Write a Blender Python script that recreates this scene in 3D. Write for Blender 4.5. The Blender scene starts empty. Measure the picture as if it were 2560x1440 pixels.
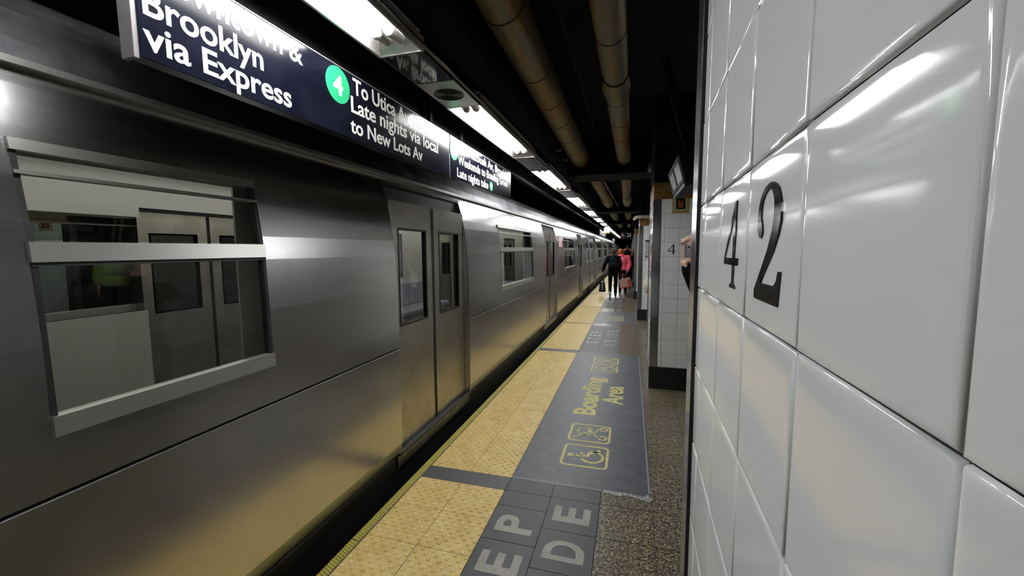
import bpy, bmesh, math, random
from mathutils import Matrix, Vector
random.seed(7)
SC = bpy.context.scene
COL = SC.collection
# ------------------------------------------------------------------ camera
F_PX, CAM_H = 1020.975, 1.5583
RM = ((0.9606584683, 0.2777144188, -0.0031636824),
      (-0.0213067323, 0.0850513672, 0.9961487279),
      (-0.2769139405, 0.9568913034, -0.0876225029))          # rows: right, up, forward
cam_data = bpy.data.cameras.new('camera'); cam = bpy.data.objects.new('camera', cam_data); COL.objects.link(cam)
cam_data.sensor_width = 36.0; cam_data.lens = F_PX / 2560.0 * 36.0
cam_data.clip_start = 0.01; cam_data.clip_end = 300
r_, u_, f_ = RM
cam.matrix_world = Matrix(((r_[0], u_[0], -f_[0], 0), (r_[1], u_[1], -f_[1], 0), (r_[2], u_[2], -f_[2], CAM_H), (0, 0, 0, 1)))
SC.camera = cam
# ------------------------------------------------------------------ world, exposure, lamp levels
world = bpy.data.worlds.new('world'); SC.world = world; world.use_nodes = True
world.node_tree.nodes['Background'].inputs[0].default_value = (0.6, 0.7, 1.0, 1)
world.node_tree.nodes['Background'].inputs[1].default_value = 0.0015
SC.view_settings.view_transform = 'Standard'; SC.view_settings.look = 'None'
SC.view_settings.gamma = 1.0; SC.view_settings.use_curve_mapping = False
SC.view_settings.exposure = 0.95
TUBE_STRENGTH = 34.0          # platform fluorescent tubes
CAR_STRIP = 3.6               # light strips inside the train
FAR_TUBE = 9.0                # added tube over the opposite platform
SC.cycles.max_bounces = 8; SC.cycles.diffuse_bounces = 3; SC.cycles.glossy_bounces = 5
SC.cycles.transparent_max_bounces = 12
SC.cycles.sample_clamp_indirect = 4.0; SC.cycles.blur_glossy = 0.4

# ------------------------------------------------------------------ materials
MATS = {}
def mat(name, col=(.5, .5, .5), rough=.5, metal=0.0, emit=0.0, spec=.5, coat=0.0):
    if name in MATS: return MATS[name]
    m = bpy.data.materials.new(name); m.use_nodes = True; MATS[name] = m
    b = m.node_tree.nodes['Principled BSDF']
    b.inputs['Base Color'].default_value = (*col, 1); b.inputs['Roughness'].default_value = rough
    b.inputs['Metallic'].default_value = metal; b.inputs['Specular IOR Level'].default_value = spec
    b.inputs['Coat Weight'].default_value = coat; b.inputs['Coat Roughness'].default_value = .05
    if emit:
        b.inputs['Emission Color'].default_value = (*col, 1); b.inputs['Emission Strength'].default_value = emit
    return m
def N(m, kind, **kw):
    n = m.node_tree.nodes.new('ShaderNode' + kind)
    for k, v in kw.items():
        if k in n.inputs: n.inputs[k].default_value = v
        else: setattr(n, k, v)
    return n
def L(m, a, b): m.node_tree.links.new(a, b)
def bsdf(m): return m.node_tree.nodes['Principled BSDF']
def coords(m, scale=(1, 1, 1), rot=(0, 0, 0)):
    tc = N(m, 'TexCoord'); mp = N(m, 'Mapping')
    mp.inputs['Scale'].default_value = scale; mp.inputs['Rotation'].default_value = rot
    L(m, tc.outputs['Object'], mp.inputs['Vector']); return mp.outputs['Vector']
def ramp(m, fac, stops):
    r = N(m, 'ValToRGB'); e = r.color_ramp.elements
    while len(e) > 1: e.remove(e[0])
    e[0].position = stops[0][0]; e[0].color = (*stops[0][1], 1)
    for p, c in stops[1:]:
        x = e.new(p); x.color = (*c, 1)
    L(m, fac, r.inputs[0]); return r.outputs[0]
def noise(m, vec, scale, detail=4, rough=.6, dist=0):
    n = N(m, 'TexNoise'); n.inputs['Scale'].default_value = scale; n.inputs['Detail'].default_value = detail
    n.inputs['Roughness'].default_value = rough; n.inputs['Distortion'].default_value = dist
    L(m, vec, n.inputs['Vector']); return n.outputs['Fac']
def bump(m, h, strength=.2, dist=.01):
    b = N(m, 'Bump'); b.inputs['Strength'].default_value = strength; b.inputs['Distance'].default_value = dist
    L(m, h, b.inputs['Height']); L(m, b.outputs[0], bsdf(m).inputs['Normal'])
def noisy(name, c0, c1, scale, rough=.6, metal=0, lo=.4, hi=.6, vs=(1, 1, 1), bmp=0, detail=5, spec=.5):
    m = mat(name, c0, rough, metal, spec=spec)
    v = coords(m, vs); f = noise(m, v, scale, detail)
    L(m, ramp(m, f, [(lo, c0), (hi, c1)]), bsdf(m).inputs['Base Color'])
    if bmp: bump(m, f, bmp, .005)
    return m

M_TILE = mat('white_glazed_tile', (.79, .80, .80), .06, spec=.5)
M_GROUT = noisy('dark_grout', (.02, .02, .019), (.055, .052, .045), 60, .9)
M_NUM = mat('black_glaze', (.004, .004, .005), .08)
M_STEEL = noisy('satin_stainless', (.44, .44, .46), (.5, .5, .52), 30, .16, 1.0, vs=(1, 1, .05))
M_PLINTH = noisy('black_granite', (.004, .004, .005), (.02, .02, .021), 300, .3, lo=.5, hi=.75)
M_SOOT = noisy('sooty_black_paint', (.0035, .0035, .004), (.008, .008, .0085), 3, .85, spec=.15)
M_BLACK = mat('black_grille_and_dark_reflection', (.003, .003, .003), .6)

def mk_mosaic():
    m = mat('yellow_brown_glazed_brick', (.3, .2, .05), .25)
    v = coords(m, (1, 1, 1)); sx = N(m, 'SeparateXYZ'); L(m, v, sx.inputs[0])
    ad = N(m, 'Math', operation='ADD'); L(m, sx.outputs[0], ad.inputs[0]); L(m, sx.outputs[1], ad.inputs[1])
    cb = N(m, 'CombineXYZ'); L(m, ad.outputs[0], cb.inputs[0]); L(m, sx.outputs[2], cb.inputs[1])
    b = N(m, 'TexBrick'); L(m, cb.outputs[0], b.inputs['Vector'])
    b.inputs['Scale'].default_value = 1; b.inputs['Brick Width'].default_value = .05; b.inputs['Row Height'].default_value = .0155
    b.inputs['Mortar Size'].default_value = .0016; b.inputs['Color1'].default_value = (.30, .19, .035, 1)
    b.inputs['Color2'].default_value = (.20, .085, .02, 1); b.inputs['Mortar'].default_value = (.02, .015, .008, 1)
    L(m, b.outputs['Color'], bsdf(m).inputs['Base Color']); return m
M_MOSAIC = mk_mosaic()
M_MYEL = mat('yellow_mosaic', (.42, .30, .045), .3); M_MWHITE = mat('cream_mosaic', (.5, .48, .4), .3)
M_MBLACK = mat('black_mosaic', (.006, .006, .006), .3); M_MRED = mat('rust_red_mosaic', (.27, .06, .02), .3)

def mk_granite():
    m = mat('speckled_tan_granite', (.2, .17, .12), .28)
    v = coords(m); n1 = noise(m, v, 75, 3, .75); n2 = noise(m, v, 30, 3, .6); n3 = noise(m, v, 1.7, 3)
    a = ramp(m, n1, [(.40, (.012, .012, .011)), (.49, (.12, .105, .07)), (.58, (.36, .31, .22))])
    mx = N(m, 'MixRGB', blend_type='MULTIPLY'); mx.inputs[0].default_value = .8
    L(m, a, mx.inputs[1]); L(m, ramp(m, n2, [(.40, (.42, .42, .42)), (.62, (1.15, 1.1, 1))]), mx.inputs[2])
    my = N(m, 'MixRGB', blend_type='MULTIPLY'); my.inputs[0].default_value = 1
    L(m, mx.outputs[0], my.inputs[1]); L(m, ramp(m, n3, [(.3, (.72, .72, .72)), (.7, (1.1, 1.1, 1.1))]), my.inputs[2])
    L(m, my.outputs[0], bsdf(m).inputs['Base Color']); bump(m, n1, .08, .002); return m
M_GRAN = mk_granite()
def mk_speck(name, c0, c1, c2, rough, s=260):
    m = mat(name, c0, rough); v = coords(m); n = noise(m, v, s, 2, .7); n3 = noise(m, v, 5, 4)
    mx = N(m, 'MixRGB', blend_type='MULTIPLY'); mx.inputs[0].default_value = 1
    L(m, ramp(m, n, [(.38, c0), (.55, c1), (.72, c2)]), mx.inputs[1]); L(m, ramp(m, n3, [(.3, (.7, .7, .7)), (.7, (1.15, 1.15, 1.15))]), mx.inputs[2])
    L(m, mx.outputs[0], bsdf(m).inputs['Base Color']); bump(m, n, .06, .002); return m
M_DARKT = mk_speck('dark_slate_paver', (.010, .0105, .014), (.016, .0168, .022), (.04, .04, .047), .5)
M_LETST = mk_speck('grey_inlay_stone', (.15, .14, .12), (.30, .285, .245), (.46, .44, .39), .5)
def mk_mat():
    m = mat('blue_grey_vinyl', (.05, .052, .065), .45, spec=.35)
    v = coords(m); n = noise(m, v, 9, 6, .65); n2 = noise(m, v, 60, 3); st = noise(m, coords(m, (2.2, 9, 1)), 1.6, 5, .7, .4)
    mx = N(m, 'MixRGB', blend_type='MULTIPLY'); mx.inputs[0].default_value = 1
    L(m, ramp(m, n, [(.3, (.034, .036, .046)), (.55, (.052, .054, .066)), (.75, (.095, .097, .108))]), mx.inputs[1])
    L(m, ramp(m, n2, [(.3, (.85, .85, .85)), (.7, (1.1, 1.1, 1.1))]), mx.inputs[2])
    mz = N(m, 'MixRGB'); L(m, ramp(m, st, [(.60, (0, 0, 0)), (.76, (.5, .5, .5))]), mz.inputs[0])
    L(m, mx.outputs[0], mz.inputs[1]); mz.inputs[2].default_value = (.10, .075, .035, 1)
    L(m, mz.outputs[0], bsdf(m).inputs['Base Color']); bump(m, n, .1, .003); return m
M_MAT = mk_mat()
def mk_paint():
    m = mat('worn_yellow_paint', (.33, .29, .11), .6, spec=.2)
    n = noise(m, coords(m), 55, 5, .7)
    L(m, ramp(m, n, [(.28, (.16, .15, .09)), (.42, (.50, .45, .18)), (.7, (.70, .64, .30))]), bsdf(m).inputs['Base Color']); return m
M_PAINT = mk_paint()
M_TACT = noisy('yellow_tactile_plastic', (.50, .345, .10), (.66, .49, .18), 7, .42, lo=.3, hi=.7, bmp=.03)
M_TACTL = noisy('worn_pale_yellow_dome', (.64, .50, .22), (.72, .58, .29), 20, .4)
M_BROWN = noisy('brown_grimy_gap', (.05, .03, .012), (.12, .075, .03), 25, .7)
M_BAR = noisy('dark_rubber_bar', (.026, .025, .028), (.042, .04, .043), 40, .5)
def mk_edge():
    m = mat('yellow_ribbed_edge', (.45, .40, .06), .45)
    w = N(m, 'TexWave', wave_type='BANDS', bands_direction='Y'); w.inputs['Scale'].default_value = 19; L(m, coords(m, rot=(0, 0, .35)), w.inputs['Vector'])
    w2 = N(m, 'TexWave', wave_type='BANDS', bands_direction='X'); w2.inputs['Scale'].default_value = 24; L(m, coords(m, rot=(0, 0, -.25)), w2.inputs['Vector'])
    a = ramp(m, w.outputs['Fac'], [(.06, (.06, .05, .012)), (.2, (.42, .37, .05))])
    b = ramp(m, w2.outputs['Fac'], [(.05, (.3, .27, .1)), (.2, (1, 1, 1))])
    mx = N(m, 'MixRGB', blend_type='MULTIPLY'); mx.inputs[0].default_value = 1
    L(m, a, mx.inputs[1]); L(m, b, mx.inputs[2]); L(m, mx.outputs[0], bsdf(m).inputs['Base Color']); bump(m, w.outputs['Fac'], .4, .004); return m
M_EDGE = mk_edge()
M_CONC = noisy('stained_concrete', (.02, .019, .017), (.06, .055, .05), 6, .9)
M_BALL = noisy('track_ballast', (.006, .006, .006), (.025, .023, .02), 40, .95)

def mk_train():
    m = mat('brushed_stainless_body', (.5, .49, .475), .25, 1.0)
    n = noise(m, coords(m, (1, .25, 45)), 9, 5, .7); g = noise(m, coords(m), 1.3, 5, .6)
    L(m, ramp(m, n, [(.3, (.235,) * 3), (.7, (.275,) * 3)]), bsdf(m).inputs['Roughness'])
    L(m, ramp(m, g, [(.3, (.50, .49, .485)), (.7, (.60, .59, .59))]), bsdf(m).inputs['Base Color'])
    return m
M_TRAIN = mk_train()
M_TDOOR = noisy('dull_stainless_door', (.40, .38, .33), (.48, .46, .41), 5, .34, 1.0)
M_TTRIM = mat('pale_window_trim', (.62, .62, .58), .3, .85)
M_TDARK = mat('black_rubber_and_shade', (.006, .006, .007), .5)
M_TROOF = noisy('sooty_car_roof', (.05, .05, .055), (.12, .12, .125), 4, .45, .7)
M_TSILL = noisy('scuffed_sill_plate', (.25, .25, .26), (.38, .38, .39), 12, .35, .9)
M_TIN = mat('cream_car_lining', (.46, .45, .42), .45); M_TFLOOR = mat('grey_car_floor', (.07, .07, .075), .5)
M_SEAT = mat('lilac_grey_seat', (.30, .28, .36), .4); M_POLE = mat('polished_pole', (.7, .7, .7), .15, 1.0)
M_STRIP = mat('car_light_strip', (1, .97, .9), .5, emit=CAR_STRIP)
def mk_glass():
    m = bpy.data.materials.new('tinted_window_glass'); m.use_nodes = True; nt = m.node_tree; nt.nodes.clear()
    o = nt.nodes.new('ShaderNodeOutputMaterial'); mx = nt.nodes.new('ShaderNodeMixShader'); t = nt.nodes.new('ShaderNodeBsdfTransparent'); g = nt.nodes.new('ShaderNodeBsdfGlossy')
    fr = nt.nodes.new('ShaderNodeFresnel'); fr.inputs[0].default_value = 1.9
    t.inputs[0].default_value = (.62, .64, .62, 1); g.inputs['Roughness'].default_value = .04; g.inputs[0].default_value = (.9, .9, .9, 1)
    nt.links.new(fr.outputs[0], mx.inputs[0]); nt.links.new(t.outputs[0], mx.inputs[1]); nt.links.new(g.outputs[0], mx.inputs[2]); nt.links.new(mx.outputs[0], o.inputs[0]); return m
M_GLASS = mk_glass()
M_FRED = mat('faded_red', (.45, .16, .15), .4); M_FWHITE = mat('faded_white', (.6, .58, .56), .4); M_FBLUE = mat('faded_navy', (.05, .06, .16), .4)

M_SIGN = noisy('black_enamel', (.003, .0035, .008), (.006, .0065, .013), 4, .14, spec=.3)
M_SLET = mat('white_enamel_lettering', (.80, .80, .74), .35, spec=.25); M_SGREEN = mat('green_enamel', (.02, .30, .13), .25)
M_SPURP = mat('purple_enamel', (.12, .012, .07), .5)
M_SFRAME = mat('grey_sign_frame', (.16, .15, .15), .5, .3)
M_TUBE = mat('lit_fluorescent_tube', (.97, .985, 1.0), .4, emit=TUBE_STRENGTH)
M_FTUBE = mat('added_fluorescent_tube', (.9, 1.0, .92), .4, emit=FAR_TUBE)
M_TROUGH = mat('white_lamp_trough', (.8, .79, .74), .4); M_LIP = mat('dull_metal_lip', (.35, .33, .32), .35, .8)
M_RACE = noisy('polished_dark_raceway', (.10, .10, .10), (.16, .155, .15), 8, .09, .9)
M_SOCKET = mat('grey_lamp_socket', (.35, .34, .33), .4)
def mk_pipe():
    m = mat('rust_stained_galvanised', (.2, .19, .17), .5, .35)
    n = noise(m, coords(m, (7, .35, 7)), 1.5, 6, .65); n2 = noise(m, coords(m), 70, 3)
    a = ramp(m, n, [(.36, (.15, .15, .145)), (.47, (.19, .165, .11)), (.56, (.25, .145, .025)), (.66, (.20, .11, .02)), (.75, (.09, .065, .04))])
    mx = N(m, 'MixRGB', blend_type='MULTIPLY'); mx.inputs[0].default_value = 1
    L(m, a, mx.inputs[1]); L(m, ramp(m, n2, [(.3, (.6, .6, .6)), (.7, (1.2, 1.2, 1.2))]), mx.inputs[2])
    L(m, mx.outputs[0], bsdf(m).inputs['Base Color']); bump(m, n, .25, .02); return m
M_PIPE = mk_pipe()
M_SLEEVE = noisy('dirty_cream_lagging', (.22, .19, .12), (.36, .32, .22), 9, .7)
M_BAND = mat('dark_pipe_band', (.02, .02, .02), .5, .5)
M_WPIPE = noisy('white_painted_pipe', (.42, .41, .38), (.55, .54, .5), 10, .5)

# ------------------------------------------------------------------ mesh helpers
class MB:
    def __init__(s): s.v = []; s.f = []; s.m = []; s.mats = []; s.sm = []
    def mi(s, m):
        if m not in s.mats: s.mats.append(m)
        return s.mats.index(m)
    def add(s, verts, faces, m, smooth=False):
        o = len(s.v); k = s.mi(m); s.v.extend([tuple(x) for x in verts])
        for f in faces: s.f.append([i + o for i in f]); s.m.append(k); s.sm.append(smooth)
    def box(s, x0, x1, y0, y1, z0, z1, m, bev=0, mtx=None):
        if bev:
            b = min(bev, (x1 - x0) * .45, (y1 - y0) * .45, (z1 - z0) * .45)
            bm = bmesh.new(); bmesh.ops.create_cube(bm, size=1)
            for v in bm.verts: v.co = Vector(((x0 + x1) / 2 + v.co.x * (x1 - x0), (y0 + y1) / 2 + v.co.y * (y1 - y0), (z0 + z1) / 2 + v.co.z * (z1 - z0)))
            bmesh.ops.bevel(bm, geom=bm.edges[:], offset=b, segments=2, affect='EDGES', profile=.5)
            vs = [v.co.copy() for v in bm.verts]; fs = [[v.index for v in f.verts] for f in bm.faces]; bm.free()
        else:
            vs = [Vector((x, y, z)) for x in (x0, x1) for y in (y0, y1) for z in (z0, z1)]
            fs = [(0, 1, 3, 2), (4, 6, 7, 5), (0, 4, 5, 1), (2, 3, 7, 6), (0, 2, 6, 4), (1, 5, 7, 3)]
        if mtx: vs = [mtx @ v for v in vs]
        s.add(vs, fs, m)
    def tube(s, pts, rad, m, seg=12, cap=True, smooth=True):
        pts = [Vector(p) for p in pts]; n = len(pts)
        rads = rad if isinstance(rad, (list, tuple)) else [rad] * n
        vs = []; up = None
        for i, p in enumerate(pts):
            t = (pts[min(i + 1, n - 1)] - pts[max(i - 1, 0)]).normalized()
            if up is None: up = Vector((0, 0, 1)) if abs(t.z) < .9 else Vector((1, 0, 0))
            a = (up - t * up.dot(t)).normalized(); b = t.cross(a); up = a
            for k in range(seg):
                w = 2 * math.pi * k / seg; vs.append(p + (a * math.cos(w) + b * math.sin(w)) * rads[i])
        fs = [(i * seg + k, i * seg + (k + 1) % seg, (i + 1) * seg + (k + 1) % seg, (i + 1) * seg + k) for i in range(n - 1) for k in range(seg)]
        s.add(vs, fs, m, smooth)
        if cap: s.add(vs[:seg], [list(range(seg))[::-1]], m); s.add(vs[-seg:], [list(range(seg))], m)
    def ell(s, c, r, m, seg=12, rings=8, mtx=None):
        vs = []; fs = []
        for i in range(rings + 1):
            t = math.pi * i / rings
            for k in range(seg):
                w = 2 * math.pi * k / seg
                p = Vector((r[0] * math.sin(t) * math.cos(w), r[1] * math.sin(t) * math.sin(w), r[2] * math.cos(t)))
                if mtx: p = mtx @ p
                vs.append(Vector(c) + p)
        for i in range(rings):
            for k in range(seg): fs.append((i * seg + k, (i + 1) * seg + k, (i + 1) * seg + (k + 1) % seg, i * seg + (k + 1) % seg))
        s.add(vs, fs, m, True)
    def torus(s, c, R, r, m, axis='x', seg=20, sub=8):
        pts = []
        for k in range(seg + 1):
            w = 2 * math.pi * k / seg; a, b = R * math.cos(w), R * math.sin(w)
            pts.append({'x': (c[0], c[1] + a, c[2] + b), 'y': (c[0] + a, c[1], c[2] + b), 'z': (c[0] + a, c[1] + b, c[2])}[axis])
        s.tube(pts, r, m, sub, False)
    def quad(s, a, b, c, d, m): s.add([a, b, c, d], [(0, 1, 2, 3)], m)
    def build(s, name, parent=None, loc=None):
        me = bpy.data.meshes.new(name); me.from_pydata(s.v, [], s.f)
        for m in s.mats: me.materials.append(m)
        me.polygons.foreach_set('material_index', s.m); me.polygons.foreach_set('use_smooth', s.sm); me.update()
        o = bpy.data.objects.new(name, me); COL.objects.link(o)
        if parent: o.parent = parent
        if loc: o.location = loc
        return o
def tag(o, label=None, cat=None, group=None, kind=None):
    if label: o['label'] = label
    if cat: o['category'] = cat
    if group: o['group'] = group
    if kind: o['kind'] = kind
    return o
def empty(name, loc=(0, 0, 0), label=None, cat=None, group=None, rot=(0, 0, 0)):
    o = bpy.data.objects.new(name, None); COL.objects.link(o); o.location = loc; o.rotation_euler = rot
    o.empty_display_size = .1
    return tag(o, label, cat, group)
def copy_tree(o, parent=None, skip=()):
    c = o.copy(); COL.objects.link(c)
    if parent: c.parent = parent
    for ch in list(o.children):
        if ch.name.split('.')[0] not in skip: copy_tree(ch, c, skip)
    return c
def bake(ob):
    bpy.context.view_layer.update()
    dg = bpy.context.evaluated_depsgraph_get(); me = bpy.data.meshes.new_from_object(ob.evaluated_get(dg))
    return me
def curve_geo(cu, ext):
    cu.dimensions = '2D'; cu.fill_mode = 'BOTH'; cu.extrude = ext; cu.resolution_u = 4
    ob = bpy.data.objects.new('tmp', cu); COL.objects.link(ob); me = bake(ob)
    vs = [v.co.copy() for v in me.vertices]; fs = [list(p.vertices) for p in me.polygons]
    bpy.data.objects.remove(ob); bpy.data.meshes.remove(me); return vs, fs
def text_geo(s, ext=.0006, bold=.012, spacing=1.0):
    cu = bpy.data.curves.new('tmp', 'FONT'); cu.body = s; cu.size = 1; cu.offset = bold; cu.space_character = spacing
    return curve_geo(cu, ext)
def poly_geo(loops, ext=.0006):
    cu = bpy.data.curves.new('tmp', 'CURVE'); cu.dimensions = '2D'
    for lp in loops:
        sp = cu.splines.new('POLY'); sp.points.add(len(lp) - 1); sp.use_cyclic_u = True
        for p, q in zip(sp.points, lp): p.co = (q[0], q[1], 0, 1)
    return curve_geo(cu, ext)
CAPH = None
def place_geo(mb, geo, origin, ux, uy, m, sx=1.0, sy=1.0):
    ux = Vector(ux); uy = Vector(uy); uz = ux.cross(uy); o = Vector(origin)
    vs = [o + ux * (v.x * sx) + uy * (v.y * sy) + uz * v.z for v in geo[0]]
    mb.add(vs, geo[1], m)
_t = text_geo('H', bold=0.0); CAPH = max(v.y for v in _t[0])
def text_line(mb, s, origin, ux, uy, cap, width, m, bold=.018, lead=None):
    """text starting at origin on the baseline, cap height cap, ink width scaled to width"""
    g = text_geo(s, bold=bold); x0 = min(v.x for v in g[0]); x1 = max(v.x for v in g[0])
    sy = cap / CAPH; sx = (width / (x1 - x0)) if width else sy
    g = ([Vector((v.x - x0, v.y, v.z)) for v in g[0]], g[1]); place_geo(mb, g, origin, ux, uy, m, sx, sy)
def disc(mb, c, r, ux, uy, m, th=.001, seg=40, ry=None):
    lp = [(r * math.cos(2 * math.pi * k / seg), (ry or r) * math.sin(2 * math.pi * k / seg)) for k in range(seg)]
    place_geo(mb, poly_geo([lp], th), c, ux, uy, m)
X_, Y_, Z_ = (1, 0, 0), (0, 1, 0), (0, 0, 1); NX, NY = (-1, 0, 0), (0, -1, 0)
NUM4 = [[(.38, 0), (.72, 0), (.72, .03), (.62, .06), (.61, .10), (.61, .27), (.78, .27), (.78, .35), (.61, .35), (.61, 1.0), (.54, 1.0), (0, .35), (0, .27), (.49, .27), (.49, .10), (.48, .06), (.38, .03)],
        [(.49, .35), (.09, .35), (.49, .84)]]
NUM2 = [[(0, 0), (.66, 0), (.70, .27), (.655, .27), (.62, .19), (.56, .15), (.17, .15), (.33, .29), (.50, .43), (.62, .58), (.655, .66), (.66, .73), (.655, .80), (.62, .87), (.57, .93), (.51, .965), (.44, .99), (.36, 1.0), (.28, .99), (.20, .97), (.13, .935), (.08, .88), (.045, .82), (.03, .76), (.02, .70), (.03, .64), (.05, .59), (.08, .56), (.11, .545), (.14, .55), (.17, .57), (.18, .61), (.165, .66), (.125, .72), (.12, .77), (.13, .82), (.155, .87), (.19, .91), (.25, .94), (.31, .95), (.37, .945), (.41, .93), (.45, .89), (.48, .84), (.49, .78), (.49, .72), (.475, .65), (.45, .59), (.36, .45), (.22, .30), (.09, .17), (0, .08)]]
OVER = .0118          # overhead line climbs a little along the platform
def ov(y): return OVER * y

# ------------------------------------------------------------------ setting: floor, ceiling, walls
EDGE_X, TX0, T = -1.432, -1.3684, .305
def granite_floor():
    mb = MB(); j = .0035
    mb.box(EDGE_X, 6.0, -4, 62, -.35, -.006, M_GROUT)
    def tile(x0, x1, y0, y1, m):
        mb.box(x0 + j / 2, x1 - j / 2, y0 + j / 2, y1 - j / 2, -.006, 0, m)
    gx = [-.1485, .1575, .4625, .7675, 1.0725, 1.3775, 1.6825, 1.9875]
    y = 2.4635 - 40 * T
    while y < 40:
        for a, b in zip(gx[:-1], gx[1:]): tile(a, b, y, y + T, M_GRAN)
        y += T
    mb.box(1.9875, 6, -4, 62, -.006, 0, M_GRAN)
    mb.box(-.1485, 1.9875, 40.2, 62, -.006, 0, M_GRAN)
    # dark slate pavers between the yellow strip and the granite
    for k, x0 in enumerate((-.7585, -.4535)):
        ys = [-1.5]
        if k == 0: ys = [1.985 - T * i for i in range(12, 0, -1)] + [1.985, 2.29, 2.45]
        else: ys = [1.845 - T * i for i in range(12, 0, -1)] + [1.845, 2.15, 2.455]
        y = 2.61; ys.append(y)
        while y < 40: y += T; ys.append(y)
        for a, b in zip(ys[:-1], ys[1:]): tile(x0, x0 + T, a, b, M_DARKT if (b < 9 or 11.5 < b < 14.2 or b > 19) else M_GRAN)
    mb.box(-.7585, -.1485, 40, 62, -.006, 0, M_GRAN)
    mb.box(EDGE_X, TX0 + 2 * T, -4, 62, -.006, -.004, M_BROWN)
    return tag(mb.build('floor'), kind='structure')
granite_floor()
mb = MB(); mb.box(-9, 8, -6, 64, 3.2, 3.4, M_SOOT); tag(mb.build('ceiling'), kind='structure')
for k, (a, b) in enumerate(((6.12, 6.7), (12.25, 12.9), (17.9, 18.5), (24, 24.6), (30, 30.6))):
    mb = MB(); zb = 2.66 + ov(a) * .5
    mb.box(-1.0, 7, a + .25, b - .25, zb, 3.2, M_SOOT); mb.box(-1.0, 7, a, b, zb - .03, zb, M_SOOT); mb.box(-1.0, 7, a, b, 3.17, 3.2, M_SOOT)
    tag(mb.build('trim_%d' % (k + 1)), kind='structure')
mb = MB(); mb.box(-8.6, EDGE_X, -6, 64, -1.5, -1.2, M_BALL)
for x in (-2.1, -3.53, -6.2, -7.63): mb.box(x - .035, x + .035, -6, 64, -1.2, -1.02, M_BAR)
tag(mb.build('floor_trackbed'), kind='structure')
mb = MB(); mb.box(EDGE_X - .02, EDGE_X + .02, -6, 62, -1.3, -.03, M_SOOT); tag(mb.build('trim_platform_face'), kind='structure')
# the platform across the tracks
mb = MB(); mb.box(-14, -8.6, -2, 20, -1.5, 0, M_CONC); tag(mb.build('floor_opposite'), kind='structure')
mb = MB(); mb.box(-14.2, -14, -2, 20, 0, 3.2, M_CONC); tag(mb.build('wall_left'), kind='structure')
mb = MB(); mb.box(-14.2, 8, 64, 64.3, -1.5, 3.4, M_SOOT); tag(mb.build('wall_far'), kind='structure')
mb = MB(); mb.box(8, 8.3, -6, 64, -1.5, 3.4, noisy('grimy_pale_wall_tile', (.30, .30, .28), (.42, .42, .40), 3, .3)); tag(mb.build('wall_right'), kind='structure')  # unseen pale wall, added for the train sides to reflect

# ------------------------------------------------------------------ yellow edge, tactile strip, bars, letters, mat
def edge_piece(y0, y1, label):
    mb = MB(); mb.box(-.025, .025, 0, y1 - y0 - .006, -.028, -.0015, M_EDGE, .003)
    tag(mb.build('platform_edge_strip', loc=(EDGE_X + .024, y0, 0)), label, 'edge strip', 'ribbed yellow edge strips')
edge_piece(-.66, 1.78, 'ribbed yellow platform edge strip nearest the camera, before the strip joint')
edge_piece(1.78, 6.32, 'ribbed yellow edge strip beside the boarding area mat')
edge_piece(6.32, 11.2, 'ribbed yellow edge strip beside the second STEP ASIDE lettering')
edge_piece(11.2, 20, 'ribbed yellow edge strip beside the walking people')
edge_piece(20, 62, 'ribbed yellow edge strip running to the far end of the platform')
def tactile(y0, n, label, detail):
    mb = MB(); j = .003
    seg = 10 if detail > 1 else 6
    for c in range(2):
        for r in range(n):
            xa, ya = c * T, r * T
            mb.box(xa + j / 2, xa + T - j / 2, ya + j / 2, ya + T - j / 2, -.004, .002, M_TACT)
            if not detail: continue
            for i in range(10):
                for k in range(5):
                    px = xa + .0165 + .061 * k + (.0305 if i % 2 else 0) ; py = ya + .0155 + .0303 * i
                    if px > xa + T - .008: continue
                    vs = []; R = ((.0118, .002), (.0108, .0045), (.0075, .0062))
                    if detail == 1: R = ((.0115, .002), (.008, .006))
                    for rr, z in R:
                        for q in range(seg):
                            w = 2 * math.pi * q / seg; vs.append((px + rr * math.cos(w), py + rr * math.sin(w), z))
                    fs = [(a * seg + q, a * seg + (q + 1) % seg, (a + 1) * seg + (q + 1) % seg, (a + 1) * seg + q) for a in range(len(R) - 1) for q in range(seg)]
                    fs.append([(len(R) - 1) * seg + q for q in range(seg)])
                    mb.add(vs, fs, M_TACT if random.random() < .55 else M_TACTL, True)
    tag(mb.build('tactile_paving', loc=(TX0, y0, 0)), label, 'tactile paving', 'yellow tactile paving sections')
BARW = .1555
tactile(2.4379 - 8 * T, 8, 'yellow studded tactile paving nearest the camera, before the first dark bar', 2)
tactile(2.4379 + BARW, 12, 'yellow studded tactile paving alongside the boarding area mat', 2)
tactile(6.42, 8, 'yellow studded tactile paving alongside the second STEP ASIDE lettering', 1)
tactile(8.96, 9, 'yellow tactile paving between the third and fourth dark bars', 1)
tactile(11.78, 12, 'yellow tactile paving beside the walking people', 0)
tactile(15.56, 140, 'yellow tactile paving running away past the walking people', 0)
def bar(y0, w, label):
    mb = MB(); mb.box(0, 2 * T, 0, w, -.004, .0022, M_BAR, .001)
    tag(mb.build('joint_cover', loc=(TX0, y0, 0)), label, 'joint cover', 'dark bars across the yellow strip')
bar(2.4379, BARW, 'dark rubber bar across the yellow strip, nearest the camera')
bar(6.26, .155, 'dark rubber bar across the yellow strip at the far end of the boarding mat')
bar(8.87, .085, 'thin dark bar across the yellow strip, third from the camera')
bar(11.71, .065, 'thin dark bar across the yellow strip just before the walking people')
bar(15.45, .1, 'dark bar across the yellow strip beside the walking people')
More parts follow.
